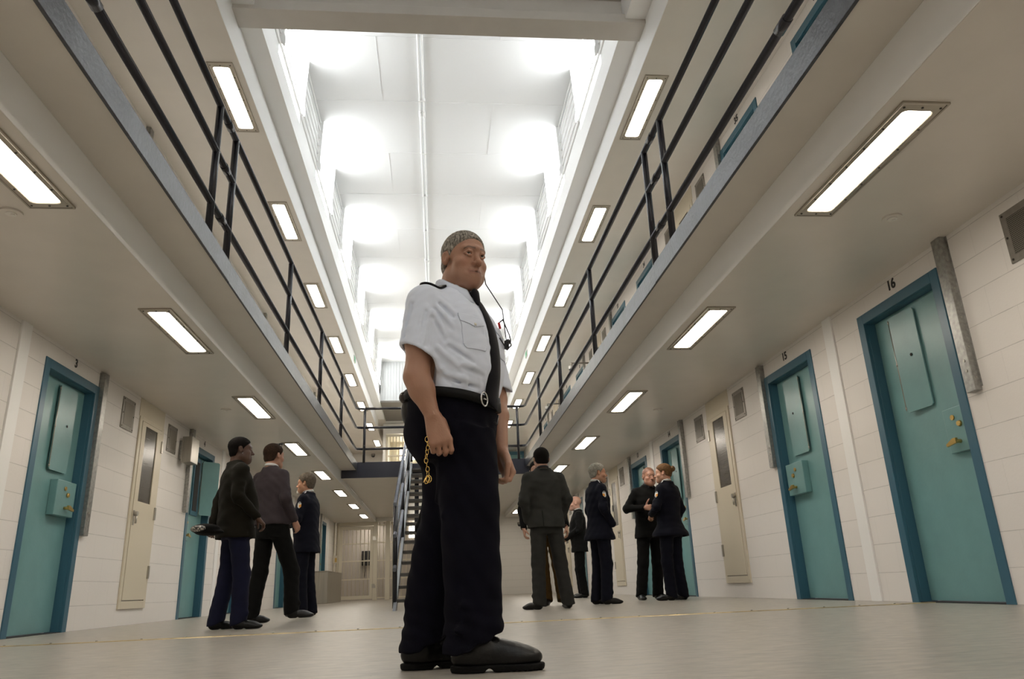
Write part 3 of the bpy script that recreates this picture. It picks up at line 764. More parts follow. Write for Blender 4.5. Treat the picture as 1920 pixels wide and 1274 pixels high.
class Vol:
    def __init__(s, lo, hi, res):
        s.res = res; s.lo = np.array(lo, float)
        s.n = np.maximum(4, np.ceil((np.array(hi) - s.lo) / res).astype(int) + 1)
        s.ax = [s.lo[i] + np.arange(s.n[i]) * res for i in range(3)]
        s.D = np.full(tuple(s.n), .3, np.float32)
    def sub(s, lo, hi):
        sl = []
        for i in range(3):
            a = int(np.clip(np.floor((lo[i] - s.lo[i]) / s.res), 0, s.n[i])); b = int(np.clip(np.ceil((hi[i] - s.lo[i]) / s.res) + 1, 0, s.n[i]))
            sl.append(slice(a, max(a, b)))
        sl = tuple(sl)
        P = (s.ax[0][sl[0]][:, None, None], s.ax[1][sl[1]][None, :, None], s.ax[2][sl[2]][None, None, :])
        return sl, P
    def do(s, fn, lo, hi, k=.0, op='u', m=.05):
        lo = np.asarray(lo, float) - m - k; hi = np.asarray(hi, float) + m + k
        sl, P = s.sub(lo, hi)
        if min(x.stop - x.start for x in sl) <= 0: return s
        d = fn(P).astype(np.float32)
        if op == 'u': s.D[sl] = smin(s.D[sl], d, k)
        elif op == 's': s.D[sl] = smax(s.D[sl], -d, k)
        elif op == 'i': s.D[sl] = smax(s.D[sl], d, k)
        return s
    def cap(s, a, b, ra, rb=None, k=.0, op='u', flat=None):
        rb = ra if rb is None else rb; a = np.asarray(a, float); b = np.asarray(b, float); r = max(ra, rb)
        return s.do(lambda P: f_cap(P, a, b, ra, rb, flat), np.minimum(a, b) - r, np.maximum(a, b) + r, k, op)
    def ell(s, c, r, R=None, k=.0, op='u'):
        c = np.asarray(c, float); m = max(r)
        return s.do(lambda P: f_ell(P, c, r, R), c - m, c + m, k, op)
    def loft(s, secs, off=0., n=2.4, k=.0, op='u', blur=.02):
        tab = loft_table(secs, blur); q = np.array(secs, float); m = max(q[:, 3].max(), q[:, 4].max()) + off
        lo = (q[:, 1].min() - m, q[:, 2].min() - m, q[:, 0].min()); hi = (q[:, 1].max() + m, q[:, 2].max() + m, q[:, 0].max() + off)
        return s.do(lambda P: f_loft(P, tab, off, n), lo, hi, k, op)
    def half(s, p, n, k=.0, lo=None, hi=None):
        """cut away everything on the side of p that n points to (inside the box lo..hi)"""
        n = nrm(n); lo = s.lo if lo is None else lo; hi = (s.lo + s.n * s.res) if hi is None else hi
        return s.do(lambda P: -((P[0] - p[0]) * n[0] + (P[1] - p[1]) * n[1] + (P[2] - p[2]) * n[2]), lo, hi, k, 's', m=0)
    def disp(s, fn, lo=None, hi=None):
        sl, P = s.sub(s.lo if lo is None else lo, (s.lo + s.n * s.res) if hi is None else hi)
        s.D[sl] += fn(P).astype(np.float32); return s

NETS_E = [(a, b) for a in range(8) for b in range(a + 1, 8) if bin(a ^ b).count('1') == 1]
def nets(vol, relax=1):
    D = vol.D; D = D.copy()
    D[0], D[-1] = .1, .1; D[:, 0], D[:, -1] = .1, .1; D[:, :, 0], D[:, :, -1] = .1, .1
    S = D < 0; nx, ny, nz = D.shape
    c = np.zeros((nx - 1, ny - 1, nz - 1), np.uint8)
    for o in range(8):
        i, j, k = o & 1, (o >> 1) & 1, (o >> 2) & 1
        c += S[i:nx - 1 + i, j:ny - 1 + j, k:nz - 1 + k]
    act = np.argwhere((c > 0) & (c < 8)); N = len(act)
    idx = np.full(c.shape, -1, np.int32); idx[tuple(act.T)] = np.arange(N)
    val = np.empty((N, 8), np.float32)
    for o in range(8):
        i, j, k = o & 1, (o >> 1) & 1, (o >> 2) & 1
        val[:, o] = D[act[:, 0] + i, act[:, 1] + j, act[:, 2] + k]
    acc = np.zeros((N, 3)); cnt = np.zeros(N)
    off = np.array([[o & 1, (o >> 1) & 1, (o >> 2) & 1] for o in range(8)], float)
    for a, b in NETS_E:
        va, vb = val[:, a], val[:, b]; m = (va < 0) != (vb < 0)
        t = np.where(m, va / np.where(m, va - vb, 1), 0)
        acc += np.where(m[:, None], off[a] + (off[b] - off[a]) * t[:, None], 0); cnt += m
    V = (act + acc / np.maximum(cnt, 1)[:, None]) * vol.res + vol.lo
    F = []
    for axis in range(3):
        sl0 = [slice(0, n) for n in (nx, ny, nz)]; sl1 = list(sl0)
        sl0[axis] = slice(0, -1); sl1[axis] = slice(1, None)
        A, B = S[tuple(sl0)], S[tuple(sl1)]
        e = np.argwhere(A != B); o1, o2 = [i for i in range(3) if i != axis]
        e = e[(e[:, o1] > 0) & (e[:, o2] > 0) & (e[:, o1] < D.shape[o1] - 1) & (e[:, o2] < D.shape[o2] - 1)]
        ins = A[tuple(e.T)]
        q = []
        for d1, d2 in ((-1, -1), (0, -1), (0, 0), (-1, 0)):
            p = e.copy(); p[:, o1] += d1; p[:, o2] += d2; q.append(idx[tuple(p.T)])
        q = np.stack(q, 1)
        flip = ins if axis != 1 else ~ins
        q[~flip] = q[~flip][:, ::-1]
        F.append(q)
    F = np.concatenate(F); F = F[(F >= 0).all(1)]
    for _ in range(relax):
        A = np.zeros_like(V); C = np.zeros(N)
        for a in range(4):
            np.add.at(A, F[:, a], V[F[:, (a + 1) % 4]]); np.add.at(A, F[:, a], V[F[:, (a + 3) % 4]]); np.add.at(C, F[:, a], 2)
        V = V * .5 + .5 * A / np.maximum(C, 1)[:, None]
    return V, F

def np_mesh(name, V, F, mats, parent=None, col=None, midx=None):
    me = bpy.data.meshes.new(name)
    me.vertices.add(len(V)); me.vertices.foreach_set('co', np.ascontiguousarray(V, np.float32).ravel())
    F = np.asarray(F, np.int32); k = F.shape[1]
    me.loops.add(F.size); me.loops.foreach_set('vertex_index', F.ravel())
    me.polygons.add(len(F)); me.polygons.foreach_set('loop_start', np.arange(0, F.size, k, dtype=np.int32))
    try: me.polygons.foreach_set('loop_total', np.full(len(F), k, np.int32))
    except Exception: pass
    me.polygons.foreach_set('use_smooth', np.ones(len(F), bool))
    for m in (mats if isinstance(mats, (list, tuple)) else [mats]): me.materials.append(M_[m] if isinstance(m, str) else m)
    if midx is not None: me.polygons.foreach_set('material_index', np.asarray(midx, np.int32))
    me.update(calc_edges=True); me.validate()
    if col is not None:
        at = me.color_attributes.new('skin', 'FLOAT_COLOR', 'POINT'); c4 = np.ones((len(V), 4), np.float32); c4[:, :3] = col; at.data.foreach_set('color', c4.ravel())
    o = bpy.data.objects.new(name, me); COL.objects.link(o)
    if parent is not None: o.parent = parent
    return o

def skin_mat(name, rough=.45):
    m = mat(name, (.4, .25, .18), rough, bump=.10, bscale=220)
    nt = m.node_tree; a = nt.nodes.new('ShaderNodeAttribute'); a.attribute_name = 'skin'
    b = nt.nodes['Principled BSDF']; nt.links.new(a.outputs['Color'], b.inputs['Base Color'])
    b.inputs['Subsurface Weight'].default_value = .08; b.inputs['Subsurface Radius'].default_value = (.012, .004, .002); b.inputs['Subsurface Scale'].default_value = .5
    return m
M_['skin'] = skin_mat('skin')
def cloth(name, col, rough=.8, sheen=.2, bump=.15, bscale=350, noise=.12):
    m = mat(name, col, rough, spec=.12, bump=bump, bscale=bscale, noise=noise, nscale=10)
    m.node_tree.nodes['Principled BSDF'].inputs['Sheen Weight'].default_value = sheen
    return m
M_['eyewhite'] = mat('eye_white', (.62, .58, .54), .2); M_['iris'] = mat('brown_iris', (.04, .02, .01), .15); M_['pupil'] = mat('pupil', (.004, .004, .004), .1)

class Head:
    """frame: x his right, y forward, z up; origin between the eyes' level and the middle of the skull"""
    def __init__(s, c, az, pitch=0., roll=0., k=1., wid=1., jowl=0., nose=1.):
        s.c = np.asarray(c, float); a = math.radians(az); p = math.radians(pitch); r_ = math.radians(roll)
        f = V3(math.sin(a) * math.cos(p), math.cos(a) * math.cos(p), math.sin(p)); rt = V3(math.cos(a), -math.sin(a), 0); u = np.cross(rt, f)
        rt, u = rt * math.cos(r_) + u * math.sin(r_), u * math.cos(r_) - rt * math.sin(r_)
        s.R = np.stack([rt, f, u]); s.k = k; s.wid = wid; s.jowl = jowl; s.nose = nose; s.wr = 0.
    def loc(s, P):
        x, y, z = P[0] - s.c[0], P[1] - s.c[1], P[2] - s.c[2]; R = s.R; i = 1. / s.k
        return tuple((R[a, 0] * x + R[a, 1] * y + R[a, 2] * z) * i for a in range(3))
    def w(s, p): return s.c + (np.asarray(p, float) * s.k) @ s.R
    def field(s, P):
        q = s.loc(P); W = s.wid; q = (q[0] / W, q[1], q[2]); J = s.jowl
        d = f_ell(q, (0, -.012, .033), (.076, .098, .081))
        d = smin(d, f_ell(q, (0, .028, -.030), (.060, .064, .088)), .03)
        for sx in (-1, 1):
            d = smin(d, f_cap(q, (sx * .044, .000, -.064), (sx * .010, .068, -.100), .021 + .012 * J, .020 + .006 * J), .03)
            d = smin(d, f_ell(q, (sx * .046, .050, -.034), (.026, .028, .024)), .018)
            if J: d = smin(d, f_ell(q, (sx * .040, .040, -.080), (.026, .034, .030)), .03)
        d = smin(d, f_ell(q, (0, .076, -.100), (.024, .020, .018)), .02)
        if J: d = smin(d, f_ell(q, (0, .032, -.112), (.040, .042, .022)), .03)
        for sx in (-1, 1): d = smin(d, f_cap(q, (sx * .008, .086, .022), (sx * .042, .072, .022), .011, .009), .016)
        for sx in (-1, 1): d = smax(d, -f_ell(q, (sx * .032, .101, .000), (.020, .018, .0105)), .012)
        n = s.nose
        d = smin(d, f_cap(q, (0, .084, .014), (0, .108, -.034), .0075, .0112 * n), .010)
        d = smin(d, f_ell(q, (0, .112, -.037), (.0122 * n, .0125, .0108)), .006)
        for sx in (-1, 1): d = smin(d, f_ell(q, (sx * .0140 * n, .098, -.041), (.0082 * n, .012, .0088)), .005)
        for sx in (-1, 1): d = smax(d, -f_ell(q, (sx * .008, .108, -.0505), (.0045, .007, .006)), .003)
        # eyelids
        for sx in (-1, 1):
            up = [(.0165, .0845, .000), (.024, .0900, .0085), (.034, .0890, .0092), (.046, .078, .001)]
            lo = [(.0165, .0845, -.001), (.024, .0885, -.0088), (.034, .0875, -.0092), (.046, .078, .000)]
            for L, r in ((up, .0040), (lo, .0035)):
                for a, b in zip(L[:-1], L[1:]): d = smin(d, f_cap(q, (sx * a[0], a[1], a[2]), (sx * b[0], b[1], b[2]), r, r), .004)
        # mouth
        d = smin(d, f_ell(q, (0, .080, -.074), (.030, .020, .022)), .02)
        for sx in (-1, 1):
            d = smin(d, f_cap(q, (0, .0975, -.0665), (sx * .029, .080, -.0735), .0052, .0030), .006)
            d = smin(d, f_cap(q, (0, .0960, -.0800), (sx * .025, .081, -.0765), .0062, .0030), .007)
            d = smax(d, -f_cap(q, (0, .1025, -.0727), (sx * .026, .0865, -.0745), .0021, .0012), .003)
            d = smax(d, -f_cap(q, (sx * .024, .100, -.046), (sx * .036, .090, -.070), .004, .003), .012)
            # ears
            e = f_ell(q, (sx * .079, -.010, -.010), (.011, .020, .029), np.array([[1, sx * .25, 0], [-sx * .25, 1, .15], [0, -.15, 1]]))
            e = smax(e, -f_ell(q, (sx * .0885, -.004, -.005), (.0085, .012, .018)), .004)
            e = smin(e, f_ell(q, (sx * .078, .006, -.012), (.006, .006, .009)), .004)
            d = smin(d, e, .006)
        if s.wr: d = d + s.wr * np.sin(q[2] * 900 - np.abs(q[0]) * 60) * np.exp(-((q[2] - .060) / .014) ** 2) * (q[1] > .05)
        return d * s.k
    def color(s, V, base, lips=None, brow=None, stub=0., browk=1.):
        q = s.loc(V.T); x, y, z = q[0] / s.wid, q[1], q[2]; ax = np.abs(x)
        c = np.tile(np.array(base, float), (len(V), 1))
        near = (np.abs(x) < .13) & (np.abs(y) < .16) & (np.abs(z) < .17)
        def mix(mask, col): 
            mk = np.clip(mask, 0, 1)[:, None] * near[:, None]; return c * (1 - mk) + np.array(col) * mk
        lip = np.exp(-(((z + .0728) / .010) ** 2) ** 2) * (ax < .031) * (y > .072)
        c = mix(lip * .75, lips or [base[0] * .75, base[1] * .55, base[2] * .55])
        c = mix(np.exp(-((z + .0730) / .0020) ** 2) * (ax < .028) * (y > .072) * .7, [base[0] * .22, base[1] * .15, base[2] * .14])
        red = np.exp(-((ax - .04) / .02) ** 2 - ((z + .03) / .025) ** 2) * (y > .02) + np.exp(-(x / .018) ** 2 - ((z + .036) / .015) ** 2) * (y > .09)
        c = mix(red * .35, [base[0] * 1.05, base[1] * .82, base[2] * .78])
        if stub:
            st = ((z < -.055) & (y > .0)) * np.clip((-.050 - z) / .02, 0, 1) + ((z > -.064) & (z < -.050) & (ax < .03) & (y > .08))
            c = mix(np.clip(st, 0, 1) * stub, [base[0] * .5, base[1] * .52, base[2] * .58])
        if brow is not None:
            zb = .0225 + .004 * np.clip((ax - .012) / .02, 0, 1) - .010 * np.clip((ax - .036) / .014, 0, 1)
            b = np.exp(-((z - zb) / .0042) ** 4) * (ax > .010) * (ax < .050) * (y > .05)
            c = mix(b * .9 * browk, brow)
        return c
    def hair(s, res, hl=.078, side=-.02, nape=-.075, thick=.010, bald=False, bun=False, vol=0., parent=None, m='hair_dark', nz=.0018, name='hair', fringe=0.):
        k = s.k; lo = s.c - .17 * k; hi = s.c + .17 * k
        v = Vol(lo, hi, res)
        def f(P):
            q = s.loc(P); q = (q[0] / s.wid, q[1], q[2])
            d = f_ell(q, (0, -.012, .033), (.076 + thick, .098 + thick, .081 + thick + vol))
            d = smin(d, f_ell(q, (0, -.045, -.03), (.066 + thick * .6, .05 + thick * .6, .055)), .02)
            y = q[1]
            yk = [-.13, -.09, -.05, -.036, -.028, .000, .008, .020, .045, .060, .085, .12]; zk = [nape, nape, nape + .012, -.03, .022, .022, side, .010, .035, .048, hl, hl]
            zl = np.interp(y.ravel(), yk, zk).reshape(y.shape)
            if bald: d = smax(d, q[2] - .045, .02); d = smax(d, y - .045, .01)
            dd = smax(d, (zl - q[2]) * .8, .006)
            if bun: dd = smin(dd, f_ell(q, (0, -.125, .045), (.036, .030, .036)), .012)
            n = np.sin(q[0] * 420 + q[2] * 160 + 2 * np.sin(q[1] * 90)) * np.sin(q[1] * 300 - q[2] * 240 + 3 * np.sin(q[0] * 70))
            return (dd + n * nz) * k
        v.D[:] = f((v.ax[0][:, None, None], v.ax[1][None, :, None], v.ax[2][None, None, :]))
        V, F = nets(v, 1)
        return np_mesh(name, V, F, m, parent)
    def eyes(s, parent, look=(0, 0)):
        """two eyeballs with iris and pupil, turned by look (right, up) degrees"""
        for sx in (-1, 1):
            n1, n2 = 16, 12; vs = []; fs = []; mi = []
            lr, lu = math.radians(look[0]), math.radians(look[1])
            fw = V3(math.sin(lr) * math.cos(lu), math.cos(lr) * math.cos(lu), math.sin(lu)); rt = nrm(np.cross(fw, V3(0, 0, 1))); up = np.cross(rt, fw)
            c0 = V3(sx * .0315 * s.wid, .0770, .0); r = .0118
            vs.append(c0 + fw * r)
            ang = [.24, .42, .60, .85, 1.2, 1.7, 2.3, 3.0]
            for a in ang:
                for j in range(n1): t = 2 * PI * j / n1; vs.append(c0 + r * (fw * math.cos(a) + (rt * math.cos(t) + up * math.sin(t)) * math.sin(a)))
            V = np.array([s.w(p) for p in vs])
            mb = MB(); o = 1
            mb.add(V, [(0, 1 + j, 1 + (j + 1) % n1) for j in range(n1)], 2, True)
            for i in range(len(ang) - 1):
                fs = [(o + i * n1 + j, o + (i + 1) * n1 + j, o + (i + 1) * n1 + (j + 1) % n1, o + i * n1 + (j + 1) % n1) for j in range(n1)]
                mb.f += fs; mb.m += [1 if i < 2 else 0] * n1; mb.sm += [True] * n1
            mb.build('eye', ['eyewhite', 'iris', 'pupil'], parent)

def hand(v, wrist, a, n, t, k=1., curl=(35, 45, 30), spread=.0, thumb=(.75, .55, .35), tcurl=20, each=None, thumb2=None):
    """palm plus four fingers and a thumb, in the volume v. a: along the fingers, n: palm normal (fingers curl to it), t: thumb side"""
    a = nrm(a); n = nrm(n - a * (n @ a)); t = nrm(t - a * (t @ a) - n * (t @ n)); w = np.asarray(wrist, float)
    pt = lambda x, y, z: w + (a * x + t * y + n * z) * k
    lo = w - .24 * k; hi = w + .24 * k
    sl, P = v.sub(lo, hi)
    H = np.full(v.D[sl].shape, .3)
    # palm: four metacarpal wedges melted together
    for (y0, y1, r1) in ((.014, .031, .0125), (.005, .011, .0135), (-.005, -.010, .0130), (-.013, -.029, .0115)):
        H = smin(H, f_cap(P, pt(.004, y0, 0), pt(.088, y1, .0), .0155 * k, r1 * k), .014 * k)
    H = smin(H, f_cap(P, pt(.018, .018, .008), pt(.050, .024, .010), .014 * k, .013 * k), .015 * k)
    H = smin(H, f_cap(P, pt(.018, -.014, .006), pt(.055, -.022, .008), .013 * k, .012 * k), .015 * k)
    FG = np.full(H.shape, .3)
    for i, (y1, L, r) in enumerate(((.031, .076, .0099), (.011, .084, .0102), (-.010, .078, .0098), (-.029, .062, .0087))):
        cu = (each[i] if each is not None else curl)
        p = pt(.088, y1, .0); ang = 0.; f = H * 0 + .3; sp = spread * (y1 / .03)
        for j, fr in enumerate((.46, .30, .24)):
            ang += math.radians(cu[j]); d = nrm(a * math.cos(ang) + n * math.sin(ang) + t * sp * math.cos(ang))
            q = p + d * L * fr * k; rr = r * (1 - .12 * j) * k
            f = smin(f, f_cap(P, p, q, rr, rr * .9), .003 * k); p = q
        FG = np.minimum(FG, f)
    H = smin(H, FG, .006 * k)
    p = pt(.022, .026, .006); d = nrm(a * thumb[0] + t * thumb[1] + n * thumb[2]); d2 = nrm(thumb2[0] * a + thumb2[1] * t + thumb2[2] * n) if thumb2 is not None else nrm(d + a * math.tan(math.radians(tcurl)) * .5 + n * .15)
    q = p + d * .045 * k; r_ = q + d2 * .034 * k; e = r_ + nrm(d2 + (d2 - d) * .3) * .026 * k
    T = smin(f_cap(P, p, q, .0145 * k, .0115 * k), f_cap(P, q, r_, .0115 * k, .0105 * k), .004)
    T = smin(T, f_cap(P, r_, e, .0105 * k, .0085 * k), .004)
    H = smin(H, T, .010 * k)
    v.D[sl] = smin(v.D[sl], H.astype(np.float32), .012 * k)

def decal(src, P0, nin, up, w, h, nx, ny, off, mats, fn, name, parent, thick=.0015, keep=None):
    """a small patch laid on the surface of src: grid points cast along nin; fn(u,v) -> material index or -1 (left out)"""
    from mathutils.bvhtree import BVHTree
    if not hasattr(decal, 'cache'): decal.cache = {}
    if src.name not in decal.cache:
        me = src.data; decal.cache[src.name] = BVHTree.FromPolygons([v.co for v in me.vertices], [tuple(p.vertices) for p in me.polygons])
    tr = decal.cache[src.name]
    nin = nrm(nin); up = nrm(np.asarray(up, float) - nin * (np.asarray(up, float) @ nin)); rt = np.cross(up, -nin)
    mb = MB(); top = {}
    def pt(i, j):
        if (i, j) in top: return top[i, j]
        p = np.asarray(P0, float) + rt * (i / nx - .5) * w + up * (j / ny - .5) * h
        hit = tr.ray_cast(Vector(p - nin * .15), Vector(nin), .5)
        q = (np.array(hit[0]) - nin * off) if hit[0] is not None else None
        if q is not None: mb.v.append(tuple(q)); top[i, j] = len(mb.v) - 1
        else: top[i, j] = None
        return top[i, j]
    for i in range(nx):
        for j in range(ny):
            m = fn((i + .5) / nx, (j + .5) / ny)
            if m is None or m < 0: continue
            ids = [pt(i, j), pt(i + 1, j), pt(i + 1, j + 1), pt(i, j + 1)]
            if None in ids: continue
            mb.f.append(tuple(ids)); mb.m.append(m); mb.sm.append(True)
    if not mb.f: return None
    o = mb.build(name, mats, parent)
    so = o.modifiers.new('thickness', 'SOLIDIFY'); so.thickness = thick; so.offset = 0
    return o
# ------------------------------------------------------------------ the officer in front
M_['shirt'] = cloth('pale_blue_shirt_cotton', (.72, .78, .90), .75, .1, bump=.12, bscale=500, noise=.03)
M_['navy'] = cloth('navy_trouser_wool', (.0042, .0042, .0095), .9, .0, noise=.3)
M_['tie'] = cloth('black_tie_silk', (.004, .004, .007), .6, .1)
M_['leather'] = mat('black_polished_leather', (.003, .003, .003), .32, spec=.35, bump=.12, bscale=60)
M_['sole'] = mat('black_rubber_sole', (.003, .003, .003), .8, spec=.2)
M_['belt'] = mat('black_belt_leather', (.003, .003, .003), .6, spec=.2)
M_['chrome'] = mat('chrome_buckle', (.6, .6, .6), .2, metal=1.)
M_['gold'] = mat('gold_chain', (.75, .52, .16), .2, metal=1.)
M_['stripe'] = mat('silver_white_braid', (.7, .68, .6), .5)
M_['hair_grey'] = mat('short_grey_hair', (.03, .026, .022), .7, spec=.2, noise=.75, nscale=150, var=(.46, .42, .36), stretch=(1, 1, .4), bump=.5, bscale=160)
M_['hair_dark'] = mat('dark_hair', (.006, .0045, .004), .8, spec=.12, bump=.5, bscale=160)
M_['red'] = mat('red_pen', (.5, .02, .02), .4)
DEV_RES = 1.0
def front_officer():
    B = V3(.06, 2.72, 0); R = .0042 * DEV_RES
    root = thing('person', 'man in pale blue short sleeved uniform shirt and dark tie standing in front, looking up', 'person', tuple(B))
    AZ = 125.; fv = V3(math.sin(math.radians(AZ)), math.cos(math.radians(AZ)), 0); rv = V3(math.cos(math.radians(AZ)), -math.sin(math.radians(AZ)), 0)
    HP = (149, -8, 0, 1.0, 1.0, .12, 1.0)
    H = Head((.111, 2.700, 1.503), *HP); H.wr = .0007
    shR, elR, wrR = V3(-.046, 2.562, 1.262), V3(-.070, 2.535, .975), V3(-.016, 2.522, .834)
    shL, elL, wrL = V3(.186, 2.880, 1.245), V3(.236, 2.910, .985), V3(.243, 2.800, .752)
    skin = (.37, .195, .125)
    base_secs = [(.70, .06, 2.73, .15, .115, 122), (.80, .057, 2.728, .172, .135, 122), (.92, .062, 2.718, .178, .148, 122), (1.02, .074, 2.712, .186, .164, 124), (1.10, .080, 2.712, .193, .158, 125), (1.18, .082, 2.715, .198, .146, 125), (1.25, .078, 2.718, .195, .124, 125), (1.30, .072, 2.72, .165, .100, 125), (1.335, .068, 2.72, .105, .076, 125), (1.375, .070, 2.72, .062, .058, 125)]
    # --- body: one continuous surface, head to ankles
    v = Vol((-.24, 2.36, .05), (.40, 3.02, 1.66), R)
    v.loft(base_secs, -.016, k=0)
    v.cap(shR, shR + (elR - shR) * .5, .050, .052, k=.05); v.cap(shR + (elR - shR) * .45, elR, .051, .041, k=.03); v.cap(shL, elL, .054, .043, k=.05)
    mR = elR + (wrR - elR) * .35; mL = elL + (wrL - elL) * .35
    v.cap(elR, mR, .041, .043, k=.03, flat=(V3(0, 1, 0), 1.05)); v.cap(mR, wrR, .043, .0265, k=.02); v.cap(elL, mL, .042, .043, k=.03); v.cap(mL, wrL, .043, .026, k=.02)
    hipR, hipL = V3(.095, 2.66, .82), V3(.045, 2.785, .83); knR, knL = V3(.112, 2.64, .42), V3(.035, 2.80, .43); anR, anL = V3(.105, 2.635, .09), V3(-.055, 2.815, .09)
    for a, b, c in ((hipR, knR, anR), (hipL, knL, anL)):
        v.cap(a, b, .078, .052, k=.04); v.cap(b, c, .052, .038, k=.03)
    nb = V3(.066, 2.722, 1.36); NZ = 1.350
    v.cap(V3(.082, 2.716, 1.42), nb, .050, .060, k=.035)
    v.half((0, 0, NZ), (0, 0, 1))
    hand(v, wrR + V3(.004, 0, -.008), (.26, -.04, -.96), (-.12, .96, -.05), (.95, .15, .3), 1.02, thumb=(.8, .35, .7), each=[(14, 66, 50), (18, 68, 55), (24, 72, 55), (32, 72, 55)], thumb2=(.7, -.1, .7))
    hand(v, wrL + V3(.003, -.004, -.008), (.24, -.10, -.96), (-.88, -.42, -.1), (.45, -.88, .0), 1.0, thumb=(.85, .45, .35), each=[(40, 48, 30), (50, 52, 35), (54, 55, 35), (58, 55, 35)], thumb2=(.95, -.05, .4))
    V, F = nets(v, 1)
    # the head and neck at a finer step, joined into the same surface
    hv = Vol((-.03, 2.56, 1.28), (.26, 2.86, 1.65), .0026 * DEV_RES)
    hv.do(lambda P: H.field(P), H.c - .19, H.c + .19, k=0)
    hv.cap(H.w((0, -.026, -.070)), V3(.082, 2.716, 1.42), .051, .050, k=.03); hv.cap(V3(.082, 2.716, 1.42), nb, .050, .060, k=.03)
    hv.half((0, 0, NZ - .003), (0, 0, -1))
    V2, F2 = nets(hv, 1); F = np.concatenate([F, F2 + len(V)]); V = np.concatenate([V, V2])
    col = H.color(V, skin, brow=(.05, .035, .028), stub=.15, browk=.75)
    # darker knuckles, paler nails are left to the light
    body = np_mesh('body', V - B, F, 'skin', root, col)
    H2 = Head(H.c - B, *HP)
    H2.eyes(root, look=(12, 17))
    hr = H2.hair(.0030 * DEV_RES, hl=.074, side=-.004, nape=-.075, thick=.0045, vol=.003, nz=.0009, parent=root, m='hair_grey')
    # --- shirt
    v = Vol((-.22, 2.40, .84), (.34, 3.02, 1.45), R * .95)
    ss = [s_ for s_ in base_secs if s_[0] > .91]
    ss[0] = (.908, .062, 2.718, .174, .144, 122)
    v.loft(ss, .004, k=0)
    # cloth spilling over the belt
    sdR = nrm(elR - shR); endR = shR + (elR - shR) * .52; endL = shL + (elL - shL) * .6
    dL = nrm(elL - shL); eR = endR + sdR * .055; eL = endL + dL * .055
    def sleeve(sh, e, d, r0, r1):
        dn_ = nrm(d + V3(-.5, 0, 0))
        v.do(lambda P: smax(f_cap(P, sh, e + d * .06, r0, r1), ((P[0] - e[0]) * dn_[0] + (P[1] - e[1]) * dn_[1] + (P[2] - e[2]) * dn_[2]), .004), np.minimum(sh, e) - .1, np.maximum(sh, e) + .1, .045)
    sleeve(shR + V3(.006, .01, .0), eR, sdR, .071, .076); sleeve(shL, eL, dL, .068, .076)
    nk = V3(.068, 2.722, 1.316)
    for sgn, sh in ((1, shR), (-1, shL)): v.cap(nk + rv * (.045 * sgn), sh + V3(0, 0, .014) - rv * (.015 * sgn), .036, .046, k=.04)
    # creases: ridges from armpit across chest and sleeve, folds above the belt
    def ys(x, z):
        i, kk = int(round((x - v.lo[0]) / v.res)), int(round((z - v.lo[2]) / v.res)); c = np.nonzero(v.D[i, :, kk] < 0)[0]
        return v.lo[1] + (c[0] if len(c) else 60) * v.res
    for (x0, z0), (x1, z1), r in (((-.005, 1.235), (.055, 1.165), .011), ((.012, 1.262), (.062, 1.215), .009), ((-.012, 1.205), (.030, 1.120), .010), ((.045, 1.10), (.130, 1.045), .010), ((.0, 1.075), (.10, .990), .011), ((.03, .985), (.16, .955), .010), ((-.02, 1.035), (.05, .965), .010),
                                  ((-.035, 1.225), (-.060, 1.10), .010), ((-.085, 1.26), (-.115, 1.13), .009), ((-.015, 1.20), (-.035, 1.09), .008), ((.09, 1.02), (.17, 1.00), .008)):
        y0, y1 = ys(x0, z0), ys(x1, z1); ym = ys((x0 + x1) / 2, (z0 + z1) / 2)
        p0, pm, p1 = V3(x0, y0 + r * .75, z0), V3((x0 + x1) / 2, ym + r * .35, (z0 + z1) / 2), V3(x1, y1 + r * .8, z1)
        v.cap(p0, pm, r, r, k=.010); v.cap(pm, p1, r, r * .7, k=.010)
        q = V3(0, 0, -.018)
        v.cap(p0 + q - V3(0, r * 1.1, 0), p1 + q - V3(0, r * 1.2, 0), r * .55, r * .4, k=.010, op='s')
    fold = lambda P: (.0010 * np.sin(P[2] * 95 + P[0] * 60 + 2 * np.sin(P[0] * 30 + P[1] * 22)) * np.sin(P[0] * 38 - P[2] * 30 + 1.3) + .0004 * np.sin(P[2] * 170 - P[0] * 120 + P[1] * 50))
    v.disp(fold)
    v.disp(lambda P: -.0045 * np.clip(np.sin(P[0] * 75 + P[1] * 60 + P[2] * 25), 0, 1) ** 3 * np.clip((1.0 - P[2]) / .08, 0, 1))
    # sleeve openings
    v.cap(eR - sdR * .05, eR + sdR * .1, .058, .069, op='s'); v.cap(eL - dL * .05, eL + dL * .1, .058, .069, op='s')
    # neck opening
    v.cap((.068, 2.720, 1.30), (.072, 2.718, 1.5), .060, .068, op='s', k=.006)
    V, F = nets(v, 1)
    shirt = np_mesh('shirt', V - B, F, 'shirt', root)
